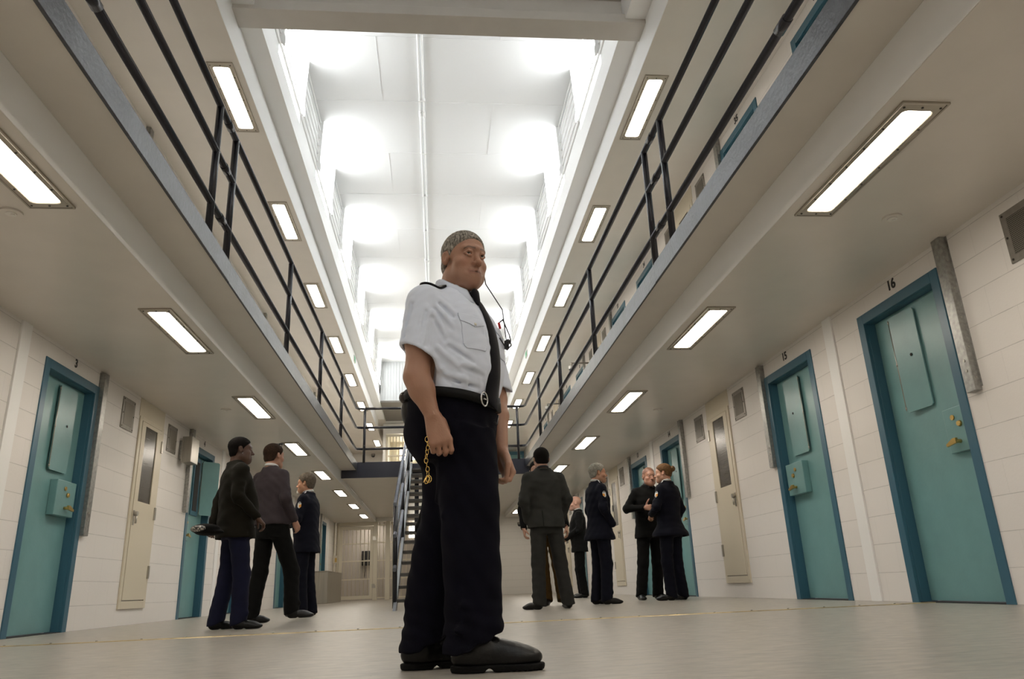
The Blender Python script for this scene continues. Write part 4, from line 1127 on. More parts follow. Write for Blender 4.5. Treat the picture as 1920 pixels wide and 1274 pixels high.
    # sleeve hem turn-ups
    # --- collar: folded band with points in front
    def collar():
        mb = MB(); n = 40; c0 = V3(.072, 2.716, 1.392) - B; pts = []
        for i in range(n + 1):
            t = -1 + 2 * i / n; ang = math.radians(AZ + 12) + t * math.radians(168)
            dr = V3(math.sin(ang), math.cos(ang), 0)    # t = 0 is the front of the neck ... start and end at the back
            front = math.cos(t * PI)                    # 1 at t=0
            pts.append((dr, t))
        # run from front-right round the back to front-left: gap in front
        rows = []
        for i in range(n + 1):
            u = i / n; ang = math.radians(AZ + 8) + math.radians(10 + 340 * u); dr = V3(math.sin(ang), math.cos(ang), 0)
            cf = math.cos(math.radians(10 + 340 * u))   # 1 front, -1 back
            zt = .012 - .046 * max(0, cf) + .022 * max(0, -cf)
            pt_ = max(0, 1 - min(u, 1 - u) / .16)       # collar point near the two ends
            top = c0 + dr * (.064 + .008 * max(0, cf)) + V3(0, 0, zt)
            mid = c0 + dr * (.070 + .010 * max(0, cf)) + V3(0, 0, zt - .006)
            low = c0 + dr * (.079 + .006 * max(0, cf) + .034 * pt_) + V3(0, 0, zt - .036 - .035 * pt_)
            inn = c0 + dr * (.061 + .006 * max(0, cf)) + V3(0, 0, zt - .045)
            rows.append((inn, top, mid, low))
        vs = [p for r_ in rows for p in r_]
        fs = [(i * 4 + j, (i + 1) * 4 + j, (i + 1) * 4 + j + 1, i * 4 + j + 1) for i in range(n) for j in range(3)]
        mb.add(vs, fs, 0, True); o = mb.build('collar', 'shirt', root)
        so = o.modifiers.new('t', 'SOLIDIFY'); so.thickness = .004; so.offset = 0
    collar()
    fn_all = lambda u, w: 0
    # tie: knot and blade laid on the shirt front, hanging clear of the belt
    from mathutils.bvhtree import BVHTree
    tr = BVHTree.FromPolygons([Vector(p) for p in (V - B)], [tuple(f) for f in F.tolist()])
    def on(p, d, off):
        h = tr.ray_cast(Vector(p - d * .4), Vector(d), .8)
        return (np.array(h[0]) - d * off) if h[0] is not None else p
    td = nrm(fv + V3(0, 0, 0)); tr_ = rv
    C = V3(.070, 2.716, 0) - B
    L = [(1.350, .017, .030), (1.325, .021, .026), (1.305, .016, .016), (1.27, .020, .012), (1.20, .029, .012), (1.10, .037, .012), (1.0, .044, .012), (.94, .047, .014), (.905, .046, .02), (.868, .003, .026)]
    mb = MB(); rows = []
    for z, w_, off in L:
        c = C + V3(0, 0, z) + rv * (-.012)
        cols = []
        ctr = on(c, -td, off)
        if z < .93: ctr = C + V3(0, 0, z) + rv * (-.012) + td * (.168 if z > .88 else .172)
        if z > 1.31: ctr = C + V3(0, 0, z) + rv * -.004 + td * (.082 + (1.35 - z) * .55)
        for j in range(-2, 3):
            cols.append(ctr + rv * (w_ * j / 2.) - td * (.012 * abs(j / 2.) ** 2 * w_ / .045) * 1.2)
        rows.append(cols)
    vs = [p for r_ in rows for p in r_]
    mb.add(vs, [(i * 5 + j, i * 5 + j + 1, (i + 1) * 5 + j + 1, (i + 1) * 5 + j) for i in range(len(rows) - 1) for j in range(4)], 0, True)
    tie = mb.build('tie', 'tie', root); so = tie.modifiers.new('t', 'SOLIDIFY'); so.thickness = .006; so.offset = 0
    sb = tie.modifiers.new('s', 'SUBSURF'); sb.levels = sb.render_levels = 2
    # knot
    kv = Vol(C + V3(-.02, -.16, 1.24), C + V3(.16, .06, 1.40), .003); kc = C + td * .098 + V3(0, 0, 1.322)
    kv.cap(kc + V3(0, 0, .018), kc - V3(0, 0, .02) + td * .012, .021, .013, flat=(td, 1.4)); VV, FF = nets(kv, 1); np_mesh('tie_knot', VV, FF, 'tie', tie)
    # breast pockets with flaps, shoulder straps
    for sgn, du in ((1, .0), (-1, .0)):
        p = C + rv * (.095 * sgn) + fv * .16
        def pk(u, w): return 0 if (w > .12 or abs(u - .5) < .5 - (.12 - w)) else -1
        decal(shirt, p + V3(0, 0, 1.135), -fv, (0, 0, 1), .100, .115, 30, 34, .0012, ['shirt'], pk, 'pocket', root, .0024)
        decal(shirt, p + V3(0, 0, 1.190), -fv, (0, 0, 1), .108, .046, 40, 24, .0042, ['shirt'], lambda u, w: 0 if w > .35 - .35 * (1 - abs(u - .5) * 2) else -1, 'pocket_flap', root, .003)
        decal(shirt, p + V3(0, 0, 1.176), -fv, (0, 0, 1), .009, .009, 2, 2, .0075, ['stripe'], fn_all, 'button', root, .002)
    for sgn, sh in ((1, shR), (-1, shL)):
        p = C + V3(0, 0, 1.36) + rv * (.142 * sgn) - fv * .004
        dn = nrm(V3(0, 0, -1) - rv * sgn * .25)
        def strap(u, w): return 1 if (.70 < w < .74 or .78 < w < .82 or .86 < w < .90) and .15 < u < .85 else (0 if (w > .12 or abs(u - .5) < .2 + w * 2.4) else -1)
        decal(shirt, p, dn, -rv * sgn, .052, .118, 10, 50, .006, ['tie', 'stripe'], strap, 'shoulder_strap', root, .008)
    
    # --- trousers
    v = Vol((-.24, 2.42, .02), (.34, 3.02, .98), R)
    v.loft([(.70, .068, 2.728, .150, .118, 122), (.78, .060, 2.730, .174, .136, 122), (.85, .060, 2.725, .180, .146, 122), (.925, .062, 2.718, .176, .146, 122)], .004)
    # seat
    v.ell((-.030, 2.735, .80), (.085, .10, .085), k=.05)
    def leg(path):
        return v.loft([(z, x, y, a, b, 100) for z, x, y, a, b in path], 0., n=2.1, k=.035, blur=.03)
    leg([(.055, .090, 2.640, .080, .098), (.10, .106, 2.640, .078, .100), (.14, .118, 2.640, .080, .098), (.20, .117, 2.64, .082, .097), (.33, .115, 2.64, .086, .099), (.50, .112, 2.645, .092, .103), (.66, .108, 2.652, .100, .110), (.80, .092, 2.662, .102, .115)])
    leg([(.055, -.055, 2.815, .078, .085), (.10, -.048, 2.815, .078, .085), (.16, -.030, 2.812, .080, .088), (.28, -.022, 2.808, .086, .090), (.40, .002, 2.802, .090, .092), (.50, .030, 2.798, .094, .093), (.66, .050, 2.790, .100, .102), (.80, .045, 2.785, .10, .11)])
    # hems: longer at the heel
    for c, az in ((V3(.10, 2.64, .07), 95), (V3(-.045, 2.815, .07), 100)):
        a = math.radians(az); v.half(c - V3(math.sin(a), math.cos(a), 0) * .0, nrm(V3(math.sin(a) * .45, math.cos(a) * .45, -1.)), 0, c - .2, c + V3(.2, .2, .12))
    # creases, breaks at the ankle, folds behind the knee and at the crotch
    for a, b, r in (((.205, 2.62, .15), (.06, 2.545, .135), .012), ((.195, 2.60, .185), (.08, 2.55, .21), .010), ((-.11, 2.80, .165), (-.02, 2.74, .14), .012), ((-.10, 2.78, .22), (-.01, 2.735, .235), .010), ((.10, 2.555, .60), (.02, 2.60, .50), .010), ((.02, 2.60, .66), (.0, 2.66, .56), .012)):
        v.cap(V3(*a) + V3(0, .012, 0), V3(*b) + V3(0, .012, 0), r, r * .6, k=.02)
    v.disp(lambda P: np.clip((.87 - P[2]) / .06, 0, 1) * .0030 * np.sin(P[2] * 42 + P[0] * 55 + 2 * np.sin(P[1] * 26)) * np.sin(P[0] * 40 + P[2] * 16) + .004 * np.sin(P[2] * 120 + P[0] * 35) * np.clip((.24 - P[2]) / .12, 0, 1) * np.clip(P[2] / .05, 0, 1) * .6)
    # pressed crease down the front of each leg
    V, F = nets(v, 1)
    tro = np_mesh('trousers', V - B, F, 'navy', root)
    # --- belt, buckle, pouch
    def belt_pt(t, off, dz):
        a = math.radians(122); f_, r_ = V3(math.sin(a), math.cos(a), 0), V3(math.cos(a), -math.sin(a), 0)
        A, Bb, n = .184 + off, .154 + off, 2.4
        cu, su = math.cos(t), math.sin(t)
        rr = 1. / ((abs(cu / A)) ** n + (abs(su / Bb)) ** n) ** (1 / n)
        p = V3(.062, 2.718, .930) - B + r_ * (rr * cu) + f_ * (rr * su)
        return p + V3(0, 0, dz - .030 * su * (1 if su > 0 else .5))
    mb = MB(); n = 72; rows = []
    for i in range(n): t = 2 * PI * i / n; rows += [belt_pt(t, .002, -.018), belt_pt(t, .009, -.017), belt_pt(t, .009, .017), belt_pt(t, .002, .018)]
    mb.add(rows, [(i * 4 + j, ((i + 1) % n) * 4 + j, ((i + 1) % n) * 4 + (j + 1) % 4, i * 4 + (j + 1) % 4) for i in range(n) for j in range(4)], 0, True)
    bl = mb.build('belt', 'belt', root)
    bc = belt_pt(math.radians(70), .014, 0); bd = nrm(fv)
    mb = MB()
    for rr, mi in ((.024, 0),):
        ring_ = []
        for i in range(28): t = 2 * PI * i / 28; ring_.append(bc + rv * .021 * math.cos(t) + V3(0, 0, .025) * math.sin(t))
        mb.tube(ring_ + ring_[:1], .0035, 8, 0, False)
    mb.tube([bc - rv * .02, bc + rv * .006 + fv * .002], .0028, 6); mb.build('buckle', 'chrome', bl)
    # clip and keys in front of the belt, pouch behind
    c = belt_pt(math.radians(97), .022, -.004); MB().tube([c + V3(0, 0, .022), c - V3(0, 0, .03)], .011, 10).tube([c - V3(0, 0, .04), c + rv * .01 - V3(0, 0, .075), c + rv * .03 - V3(0, 0, .07)], .0035, 6).build('belt_clip', 'black', bl)
    pv = Vol(V3(-.22, 2.58, .80) - B, V3(-.03, 2.86, .99) - B, .004); pc = V3(-.098, 2.735, .905) - B
    pv.ell(pc, (.035, .055, .062)); pv.ell(pc + V3(.02, 0, -.03), (.04, .05, .05), k=.02); VV, FF = nets(pv, 1); np_mesh('belt_pouch', VV, FF, 'leather', bl)
    pv = Vol(pc - .09, pc + .09, .004); pv.ell(pc + V3(-.012, -.03, .038), (.030, .034, .026)); VV, FF = nets(pv, 1); np_mesh('pouch_cover', VV, FF, 'chrome_dark', bl)
    # --- shoes
    def shoe(heel, dirv, L, nm):
        d = nrm(V3(dirv[0], dirv[1], 0)); s_ = V3(d[1], -d[0], 0)
        P0 = V3(*heel); T = lambda x, y, z: P0 + d * x + s_ * y + V3(0, 0, z)
        Rm = np.stack([d, s_, V3(0, 0, 1)])
        v = Vol(np.minimum(T(-.06, -.1, -.02), T(L + .06, .1, .17)) - .06, np.maximum(T(-.06, .1, -.02), T(L + .06, -.1, .17)) + .06, .0038 * DEV_RES)
        k = L / .29
        v.ell(T(.055 * k, 0, .050), (.062 * k, .040 * k, .045), Rm); v.ell(T(.15 * k, 0, .045), (.10 * k, .043 * k, .045), Rm, k=.03); v.ell(T(.225 * k, .002, .040), (.066 * k, .047 * k, .034), Rm, k=.03)
        v.cap(T(.075 * k, 0, .06), T(.06 * k, 0, .13), .048, .048, k=.03); v.cap(T(.10 * k, 0, .085), T(.19 * k, 0, .055), .034, .028, k=.025)
        v.half(T(0, 0, .020), (0, 0, -1), .004)
        V, F = nets(v, 1); sh = np_mesh('shoe', V - B, F, 'leather', root)
        # sole
        v = Vol(np.minimum(T(-.06, -.1, -.02), T(L + .06, .1, .06)) - .06, np.maximum(T(-.06, .1, -.02), T(L + .06, -.1, .06)) + .06, .0038 * DEV_RES)
        v.ell(T(.062 * k, 0, .016), (.070 * k, .047 * k, .05), Rm); v.ell(T(.145 * k, 0, .016), (.10 * k, .044 * k, .05), Rm, k=.03); v.ell(T(.225 * k, .002, .018), (.073 * k, .053 * k, .05), Rm, k=.03)
        v.half(T(0, 0, .024), (0, 0, 1), .003); v.half(T(0, 0, .0015), (0, 0, -1), .002)
        v.cap(T(.118 * k, -.1, .0), T(.118 * k, .1, .0), .013, .013, op='s', k=.005)
        for x in np.arange(.19, L, .018): v.cap(T(x, -.1, .0), T(x, .1, .0), .004, .004, op='s', k=.002)
        v.disp(lambda P: .0012 * np.sin(P[2] * 900) * (P[2] < .026))
        V, F = nets(v, 1); np_mesh('sole', V - B, F, 'sole', sh)
        mb = MB()
        for q in range(4):
            x = (.125 + .018 * q) * k; z = .118 - .0155 * q
            mb.tube([T(x, -.026, z - .012) - B, T(x + .004, 0, z) - B, T(x + .008, .026, z - .012) - B], .0028, 6); 
        mb.build('laces', 'sole', sh)
    shoe((.045, 2.645, 0), (.995, -.06), .295, 'R'); shoe((-.125, 2.820, 0), (.97, .16), .285, 'L')
    # --- microphone on the left breast with its cords
    mc = on(C + V3(0, 0, 1.155) - rv * .118, -fv, .016); 
    m = MB(); m.tube([mc + V3(0, 0, .012), mc - V3(0, 0, .020)], .010, 10).tube([mc + fv * .004 + V3(0, 0, .015), mc + fv * .012], .008, 8)
    mic = m.build('microphone', 'black', root)
    pk2 = on(C + V3(0, 0, 1.20) - rv * .075, -fv, .008)
    ear = H2.w((-.080, .012, -.02)); und = H2.w((-.075, .030, -.075))
    m = MB(); m.tube([ear, H2.w((-.088, .02, -.05)), und + V3(.012, -.005, -.02), mc + V3(-.012, -.004, .14), mc + V3(-.004, -.004, .05), mc + V3(0, 0, .01)], .0022, 6)
    lp = [pk2 + V3(0, 0, .03), pk2 + V3(.015, -.01, .04), mc + V3(.012, -.01, .03), mc + V3(.016, -.01, -.01), mc + V3(0, -.012, -.028), pk2 + V3(.0, -.012, -.035)]
    m.tube(lp, .0026, 6); m.build('earpiece_cord', 'black', root)
    MB().tube([pk2 + V3(0, 0, .03), pk2 + V3(.004, -.004, .006)], .005, 8).build('pen', 'red', root)
    # small pin on the tie
    return root, wrR
M_['chrome_dark'] = mat('worn_black_leather_shine', (.03, .022, .018), .18, metal=.3)
root_fo, wrR_fo = front_officer()
# chain hanging out of his right hand
kc = thing('key_chain', 'short gold link chain hanging from the right hand of the pale blue shirted man', 'chain', (-.034, 2.510, .615))
def link(c, ax1, ax2, r=.0062, w=.0012):
    p = [c + (ax1 * math.cos(2 * PI * i / 14) * r + ax2 * math.sin(2 * PI * i / 14) * r * 1.5) for i in range(15)]
    return MB().tube(p, w, 6, 0, False)
for i in range(9):
    z = .132 - i * .0145; an = i * 1.3; sw = V3(.003 * math.sin(i), 0, z)
    link(sw, V3(math.cos(an), math.sin(an), 0), V3(0, 0, 1)).build('chain_link', 'gold', kc)
for i in range(4):
    an = i * .9; link(V3(.006 * math.cos(i * 1.6), .004 * math.sin(i * 1.6), -.002 - .004 * (i % 2)), V3(math.cos(an), math.sin(an), 0), nrm(V3(.5 * math.sin(an), .2, 1)), .0085).build('chain_link', 'gold', kc)
# ------------------------------------------------------------------ the other people
M_['badge_white'] = mat('badge_white_thread', (.7, .7, .68), .6); M_['badge_gold'] = mat('badge_orange_thread', (.75, .33, .05), .6)
for nm_, c_ in (('c_olive', (.014, .012, .007)), ('c_jean', (.012, .014, .040)), ('c_jumper', (.075, .060, .068)), ('c_black', (.006, .006, .006)), ('c_uniform', (.008, .009, .019)), ('c_grey', (.050, .051, .047)), ('c_grey_t', (.044, .044, .041)), ('c_charcoal', (.010, .010, .010)), ('c_white', (.9, .9, .88)), ('c_brown', (.10, .055, .015)), ('c_slate', (.05, .05, .055))):
    M_[nm_] = cloth(nm_[2:] + '_cloth', tuple(q_ * .7 for q_ in c_), .8, .02, noise=.25)
M_['hair_silver'] = mat('silver_hair', (.36, .34, .29), .75, spec=.15, noise=.5, nscale=40, bump=.5, bscale=120)
M_['hair_mid'] = mat('grey_brown_hair', (.15, .12, .09), .75, spec=.15, noise=.5, nscale=40, bump=.5, bscale=120)
M_['hair_brown'] = mat('brown_hair', (.035, .018, .010), .75, spec=.15, noise=.5, nscale=40, bump=.5, bscale=120)
M_['hair_sandy'] = mat('sandy_brown_hair', (.16, .085, .035), .75, spec=.15, noise=.5, nscale=40, bump=.5, bscale=120)
M_['shaved'] = mat('shaved_scalp', (.22, .11, .075), .5)
M_['hair_white'] = mat('white_beard', (.6, .56, .5), .6)

def person(label, pos, az, h, skin, top, bottom, hem=.80, top_style='jacket', feet=None, arms=None, head_az=None, pitch=0, hair=None, shoes='leather', collar=None, build=1., lean=(0, 0), res=.0075, badge=None, tie=None, brow=(.03, .02, .015), hips=1., belly=0., flare=.0, hw=1., jowl=0., group=None, rolls=0):
    """a standing figure facing az degrees from +Y (clockwise seen from above), h tall. Local frame: x his right, y front."""
    root = thing('person', label, 'person', (pos[0], pos[1], 0), group, -math.radians(az))
    k = h / 1.78
    lx, ly = lean; ca, sa = math.cos(math.radians(az)), math.sin(math.radians(az))
    ll = V3(lx * ca - ly * sa, lx * sa + ly * ca, 0)      # lean at head height in the local frame
    W = lambda x, y, z: V3(x, y, z) * k + ll * (z / 1.78)
    b = build
    feet = feet or [(.11, .02, 8), (-.11, -.01, -8)]
    shs = [W(.178 * b, -.012, 1.412), W(-.178 * b, -.012, 1.412)]
    arms = arms or [((.255, -.03, 1.17), (.265, .06, .93), 'hang'), ((-.255, -.03, 1.17), (-.265, .06, .93), 'hang')]
    A = [(W(*e), W(*w), m) for e, w, m in arms]
    hips_ = [W(.09, 0, .90), W(-.09, 0, .90)]
    ank = [W(f[0], f[1] - .03, .09) for f in feet]
    knee = [(hips_[i] * .48 + ank[i] * .52) + V3(0, .025, 0) * k + (V3(*feet[i][3]) * k if len(feet[i]) > 3 else 0) for i in (0, 1)]
    lift = [(f[4] if len(f) > 4 else 0.) * k for f in feet]
    for i in (0, 1): ank[i] = ank[i] + V3(0, 0, lift[i])
    hc = W(0, .028, 1.646)
    ha = (head_az if head_az is not None else az) - az
    H = Head(hc, ha, pitch, rolls, k * 1.07, hw, jowl, 1.)
    torso = [(.86, 0, 0, .165 * hips, .115), (.95, 0, -.005, .172 * hips, .122 + belly * .5), (1.06, 0, .005 + belly * .4, .160 * b, .115 + belly), (1.18, 0, .004 + belly * .3, .168 * b, .122 + belly * .7), (1.30, 0, 0, .180 * b, .125), (1.38, 0, -.01, .176 * b, .108), (1.43, 0, -.012, .140 * b, .088), (1.48, 0, -.012, .075, .066), (1.52, 0, -.01, .060, .060)]
    T = [(z * k, (cx * k + ll[0] * z / 1.78), (cy * k + ll[1] * z / 1.78), a * k, bb * k, 0) for z, cx, cy, a, bb in torso]
    ext = .62 * k
    # body
    v = Vol((-ext, -ext, .03), (ext, ext, h + .06), res)
    v.loft(T, -.015)
    for i in (0, 1):
        e, w, m = A[i]
        v.cap(shs[i], e, .048 * k, .040 * k, k=.04); v.cap(e, w, .042 * k, .027 * k, k=.02)
        v.cap(hips_[i], knee[i], .075 * k, .05 * k, k=.04); v.cap(knee[i], ank[i], .05 * k, .036 * k, k=.03)
        dr = nrm(w - e); sx = 1 if i == 0 else -1
        if m in ('hang', 'fist', 'thumb', 'front'):
            if m == 'hang': n, t, cu, th = V3(-sx, 0, 0), V3(0, 1, 0), (22, 35, 25), (.8, .4, .4)
            elif m == 'fist': n, t, cu, th = V3(-sx, 0, 0), V3(0, 1, 0), (65, 80, 55), (.6, .3, .7)
            elif m == 'front': n, t, cu, th = V3(0, -1, 0), V3(0, 0, 1), (35, 45, 30), (.7, .6, .3)
            elif m == 'thumb': n, t, cu, th = V3(-sx * .3, -1, 0), V3(0, 0, 1), (45, 60, 45), (.35, .95, .0)
            n = n if abs(nrm(n) @ dr) < .9 else V3(0, 0, -1)
            hand(v, w + dr * .004, dr, n, t, k, curl=cu, thumb=th)
    v.do(lambda P: H.field(P), H.c - .2, H.c + .2)
    v.cap(H.w((0, -.03, -.07)), W(0, -.015, 1.47), .056 * k, .064 * k, k=.03)
    V, F = nets(v, 1)
    col = H.color(V, skin, brow=brow, stub=.2, browk=.7)
    np_mesh('body', V, F, 'skin', root, col)
    if res < .0068: H.eyes(root)
    else: H.eyes(root)
    if hair:
        H.hair(.0048, parent=root, **hair)
    # upper garment
    jk = top_style != 'jumper'
    off = .020 if jk else .014
    v = Vol((-ext, -ext, hem * k - .08), (ext, ext, 1.56 * k), res)
    hz = hem
    TT = [(z, x, y, a + off, bb + off, 0) for z, x, y, a, bb, _ in T if z / k > hz + .14 and z / k < 1.56]
    base = np.array(TT[0]); a0, b0 = np.interp(hz, [t_[0] for t_ in torso], [t_[3] for t_ in torso]), np.interp(hz, [t_[0] for t_ in torso], [t_[4] for t_ in torso])
    TT = [(hz * k, ll[0] * hz / 1.78, ll[1] * hz / 1.78 - .004, max(a0, .172 * hips) * k + off + .012 + flare, max(b0, .122) * k + off + .014 + flare, 0)] + TT
    t0 = TT[0]; ah, bh = np.interp(hz + .08, [t_[0] for t_ in torso], [t_[3] for t_ in torso]) * k + off, np.interp(hz + .08, [t_[0] for t_ in torso], [t_[4] for t_ in torso]) * k + off
    TT = [t0, (t0[0] + .045, t0[1], t0[2], t0[3] - .002, t0[4] - .002, 0), (t0[0] + .10, t0[1], t0[2], t0[3] * .5 + ah * .5, t0[4] * .5 + bh * .5, 0)] + TT[1:]
    v.loft(TT, 0.)
    for i in (0, 1):
        e, w, m = A[i]; r0 = .060 * k * (.5 + .5 * b); v.cap(W((.05 if i == 0 else -.05), -.02, 1.475), W((.155 if i == 0 else -.155) * b, -.014, 1.430), .048 * k, .050 * k, k=.05)
        
        v.cap(shs[i], e, r0, .051 * k, k=.05); w2 = e + (w - e) * (.97 if m != 'pocket' else 1.)
        v.cap(e, w2, .052 * k, .043 * k, k=.03)
        if m != 'pocket': v.cap(w2 - nrm(w - e) * .03, w2 + nrm(w - e) * .09, .034 * k, .036 * k, op='s')
        # elbow creases
        pd = nrm(np.cross(w - e, V3(0, 0, 1)) + V3(.01, 0, 0))
        for q in (-.05, .02, .07): v.cap(e + nrm(shs[i] - e) * q - pd * .030 + V3(0, .012, 0), e + nrm(shs[i] - e) * (q + .03) + pd * .030 + V3(0, .012, 0), .032 * k, .030 * k, k=.02)
    # open hem, neck opening, folds
    v.loft([(hz * k - .06, t0[1], t0[2], t0[3] - .018, t0[4] - .018, 0) for t0 in TT[:1]] + [(hz * k + .03, TT[0][1], TT[0][2], TT[0][3] - .018, TT[0][4] - .018, 0)], 0, op='s')
    v.cap(W(0, -.012, 1.46), W(0, .0, 1.62), .060 * k, .070 * k, op='s', k=.008)
    if top_style in ('jacket', 'uniform', 'coat'):
        # V of the open front
        vz = 1.26 if top_style != 'coat' else 1.33
        v.cap(W(0, .165, 1.50), W(0, .20, vz), .055 * k, .003, op='s', k=.01)
        # back vents
        if top_style == 'jacket': v.cap(W(0, -.19, hz - .02), W(0, -.19, hz + .20), .006, .004, op='s', k=.006)
    ph = sum(pos) * 3
    v.disp(lambda P: .0028 * np.sin(P[2] * 55 + P[0] * 24 * np.sin(ph) + 2 * np.sin(P[1] * 20 + ph)) * np.sin(P[0] * 26 + P[1] * 18 + P[2] * 9 + ph))
    V, F = nets(v, 1)
    tname = {'jacket': 'jacket', 'uniform': 'tunic', 'coat': 'coat', 'jumper': 'jumper'}[top_style]
    gar = np_mesh(tname, V, F, top, root)
    # collar / lapels
    def collar_ring(m, z, r0, r1, hgt, gap, name, drop=.03):
        mb = MB(); n = 30; rows = []
        for i in range(n + 1):
            u = i / n; a = math.radians(gap + (360 - 2 * gap) * u); d = V3(math.sin(a), math.cos(a), 0); cf = math.cos(a)
            pt_ = max(0, 1 - min(u, 1 - u) / .18)
            c = W(0, -.005, z) + V3(0, 0, -.020 * max(0, cf) + .012 * max(0, -cf)) * k
            rows += [c + d * r0 * k + V3(0, 0, hgt) * k, c + d * (r0 + .008) * k + V3(0, 0, hgt - .004) * k, c + d * (r1 + .02 * pt_) * k - V3(0, 0, drop * pt_) * k]
        mb.add(rows, [(i * 3 + j, (i + 1) * 3 + j, (i + 1) * 3 + j + 1, i * 3 + j + 1) for i in range(n) for j in range(2)], 0, True)
        o = mb.build(name, m, root); so = o.modifiers.new('t', 'SOLIDIFY'); so.thickness = .005; so.offset = 0
        return o
    if collar: collar_ring(collar, 1.520, .060, .072, .026, 14, 'shirt_collar')
    if top_style in ('jacket', 'uniform', 'coat'):
        collar_ring(top, 1.490, .066, .096, .024, 24, 'lapel_collar', .09)
    if collar or tie:
        # shirt front in the V
        mb = MB(); rows = []
        for z, wd, yy in ((1.47, .05, .052), (1.42, .046, .082), (1.35, .030, .105), (1.27, .006, .118)):
            for j in (-1, 0, 1): rows.append(W(wd * j, yy + .006 * (1 - abs(j)), z))
        mb.add(rows, [(i * 3 + j, i * 3 + j + 1, (i + 1) * 3 + j + 1, (i + 1) * 3 + j) for i in range(3) for j in range(2)], 0, True)
        o = mb.build('shirt_front', collar or 'c_white', root); so = o.modifiers.new('t', 'SOLIDIFY'); so.thickness = .004
    if tie:
        mb = MB(); rows = []
        for z, wd, yy in ((1.475, .016, .062), (1.45, .012, .078), (1.36, .022, .112), (1.27, .028, .125)):
            for j in (-1, 0, 1): rows.append(W(wd * j, yy + .004 * (1 - abs(j)), z))
        mb.add(rows, [(i * 3 + j, i * 3 + j + 1, (i + 1) * 3 + j + 1, (i + 1) * 3 + j) for i in range(3) for j in range(2)], 0, True)
        o = mb.build('tie', tie, root); so = o.modifiers.new('t', 'SOLIDIFY'); so.thickness = .006
    # trousers
    v = Vol((-ext, -ext, .02), (ext, ext, 1.06 * k), res)
    v.loft([(.80 * k, ll[0] * .45, ll[1] * .45, .158 * hips * k, .112 * k, 0), (.90 * k, ll[0] * .5, ll[1] * .5, .172 * hips * k, .125 * k, 0), (1.0 * k, ll[0] * .56, ll[1] * .56, .165 * hips * k, .12 * k, 0)], .004)
    v.ell(W(0, -.06, .90), (.12 * k, .08 * k, .09 * k), k=.04)
    for i in (0, 1):
        v.cap(hips_[i], knee[i], .096 * k * (.6 + .4 * hips), .076 * k, k=.03); v.cap(knee[i], ank[i] + V3(0, -.004, -.045), .076 * k, .074 * k, k=.03)
        c = ank[i] + V3(0, -.0, -.035 * k)
        an = math.radians(feet[i][2]); fd = V3(math.sin(an), math.cos(an), 0)
        v.half(c, nrm(fd * .35 + V3(0, 0, -1)), 0, c - .16 * k, c + V3(.16, .16, .05) * k)
        v.cap(ank[i] + fd * .052 + V3(.03, 0, .05), ank[i] + fd * .050 + V3(-.03, 0, .055), .016, .014, k=.03)
    v.disp(lambda P: .0028 * np.sin(P[2] * 48 + P[0] * 30 + ph) * np.sin(P[1] * 34 + P[2] * 20 + ph * 2))
    V, F = nets(v, 1); np_mesh('trousers', V, F, bottom, root)
    # shoes
    for i in (0, 1):
        an = math.radians(feet[i][2]); d = V3(math.sin(an), math.cos(an), 0); s_ = V3(d[1], -d[0], 0); P0 = V3(feet[i][0], feet[i][1] - .075, 0) * k + ll * 0 + V3(0, 0, lift[i])
        Tt = lambda x, y, z: P0 + d * x * k + s_ * y * k + V3(0, 0, z * k)
        Rm = np.stack([d, s_, V3(0, 0, 1)])
        v = Vol(P0 - .34 * k * V3(1, 1, .15), P0 + .34 * k * V3(1, 1, .6), .006)
        v.ell(Tt(.03, 0, .045), (.055 * k, .037 * k, .045 * k), Rm); v.ell(Tt(.11, 0, .038), (.095 * k, .040 * k, .040 * k), Rm, k=.02); v.ell(Tt(.18, .002, .026), (.066 * k, .044 * k, .026 * k), Rm, k=.02)
        v.cap(Tt(.04, 0, .06), Tt(.035, 0, .12), .040 * k, .038 * k, k=.02)
        v.half(Tt(0, 0, .002), (0, 0, -1))
        v.cap(Tt(.085, -.09, -.002), Tt(.085, .09, -.002), .013 * k, .013 * k, op='s', k=.004)
        V, F = nets(v, 1); np_mesh('shoe', V, F, shoes, root)
    if badge:
        sx = 1 if badge == 'R' else -1; i = 0 if sx > 0 else 1
        c = shs[i] * .72 + A[i][0] * .28
        def bf(u, w):
            x, y = u - .5, w
            if y > .66: 
                r_ = math.hypot(x * 1.1, y - .45); return 0 if .33 < r_ < .42 and int(u * 16) % 3 else 2
            sh_ = abs(x) < .38 * (1 if y > .25 else math.sqrt(max(0, y / .25)))
            if not sh_: return -1 if abs(x) > .45 else 2
            return 1 if x * -sx > -.05 and .1 < y < .52 else 0
        decal(gar, c + V3(sx * .1, 0, 0), V3(-sx, 0, 0) , (0, 0, 1), .062 * k, .092 * k, 16, 24, .003, ['badge_white', 'badge_gold', 'c_uniform'], bf, 'shoulder_patch', root, .003)
        for q in (0, 1):
            sg = 1 if q == 0 else -1
            c = shs[q] * .55 + W(0, -.01, 1.50) * .45
            decal(gar, c + V3(0, 0, .05), V3(0, 0, -1), V3(-sg, 0, 0), .05 * k, .11 * k, 6, 16, .004, ['c_uniform', 'badge_white'], lambda u, w: 1 if (.25 < w < .36 or .45 < w < .56) and .25 < u < .75 else 0, 'shoulder_strap', root, .008)
    return root, H, gar, W

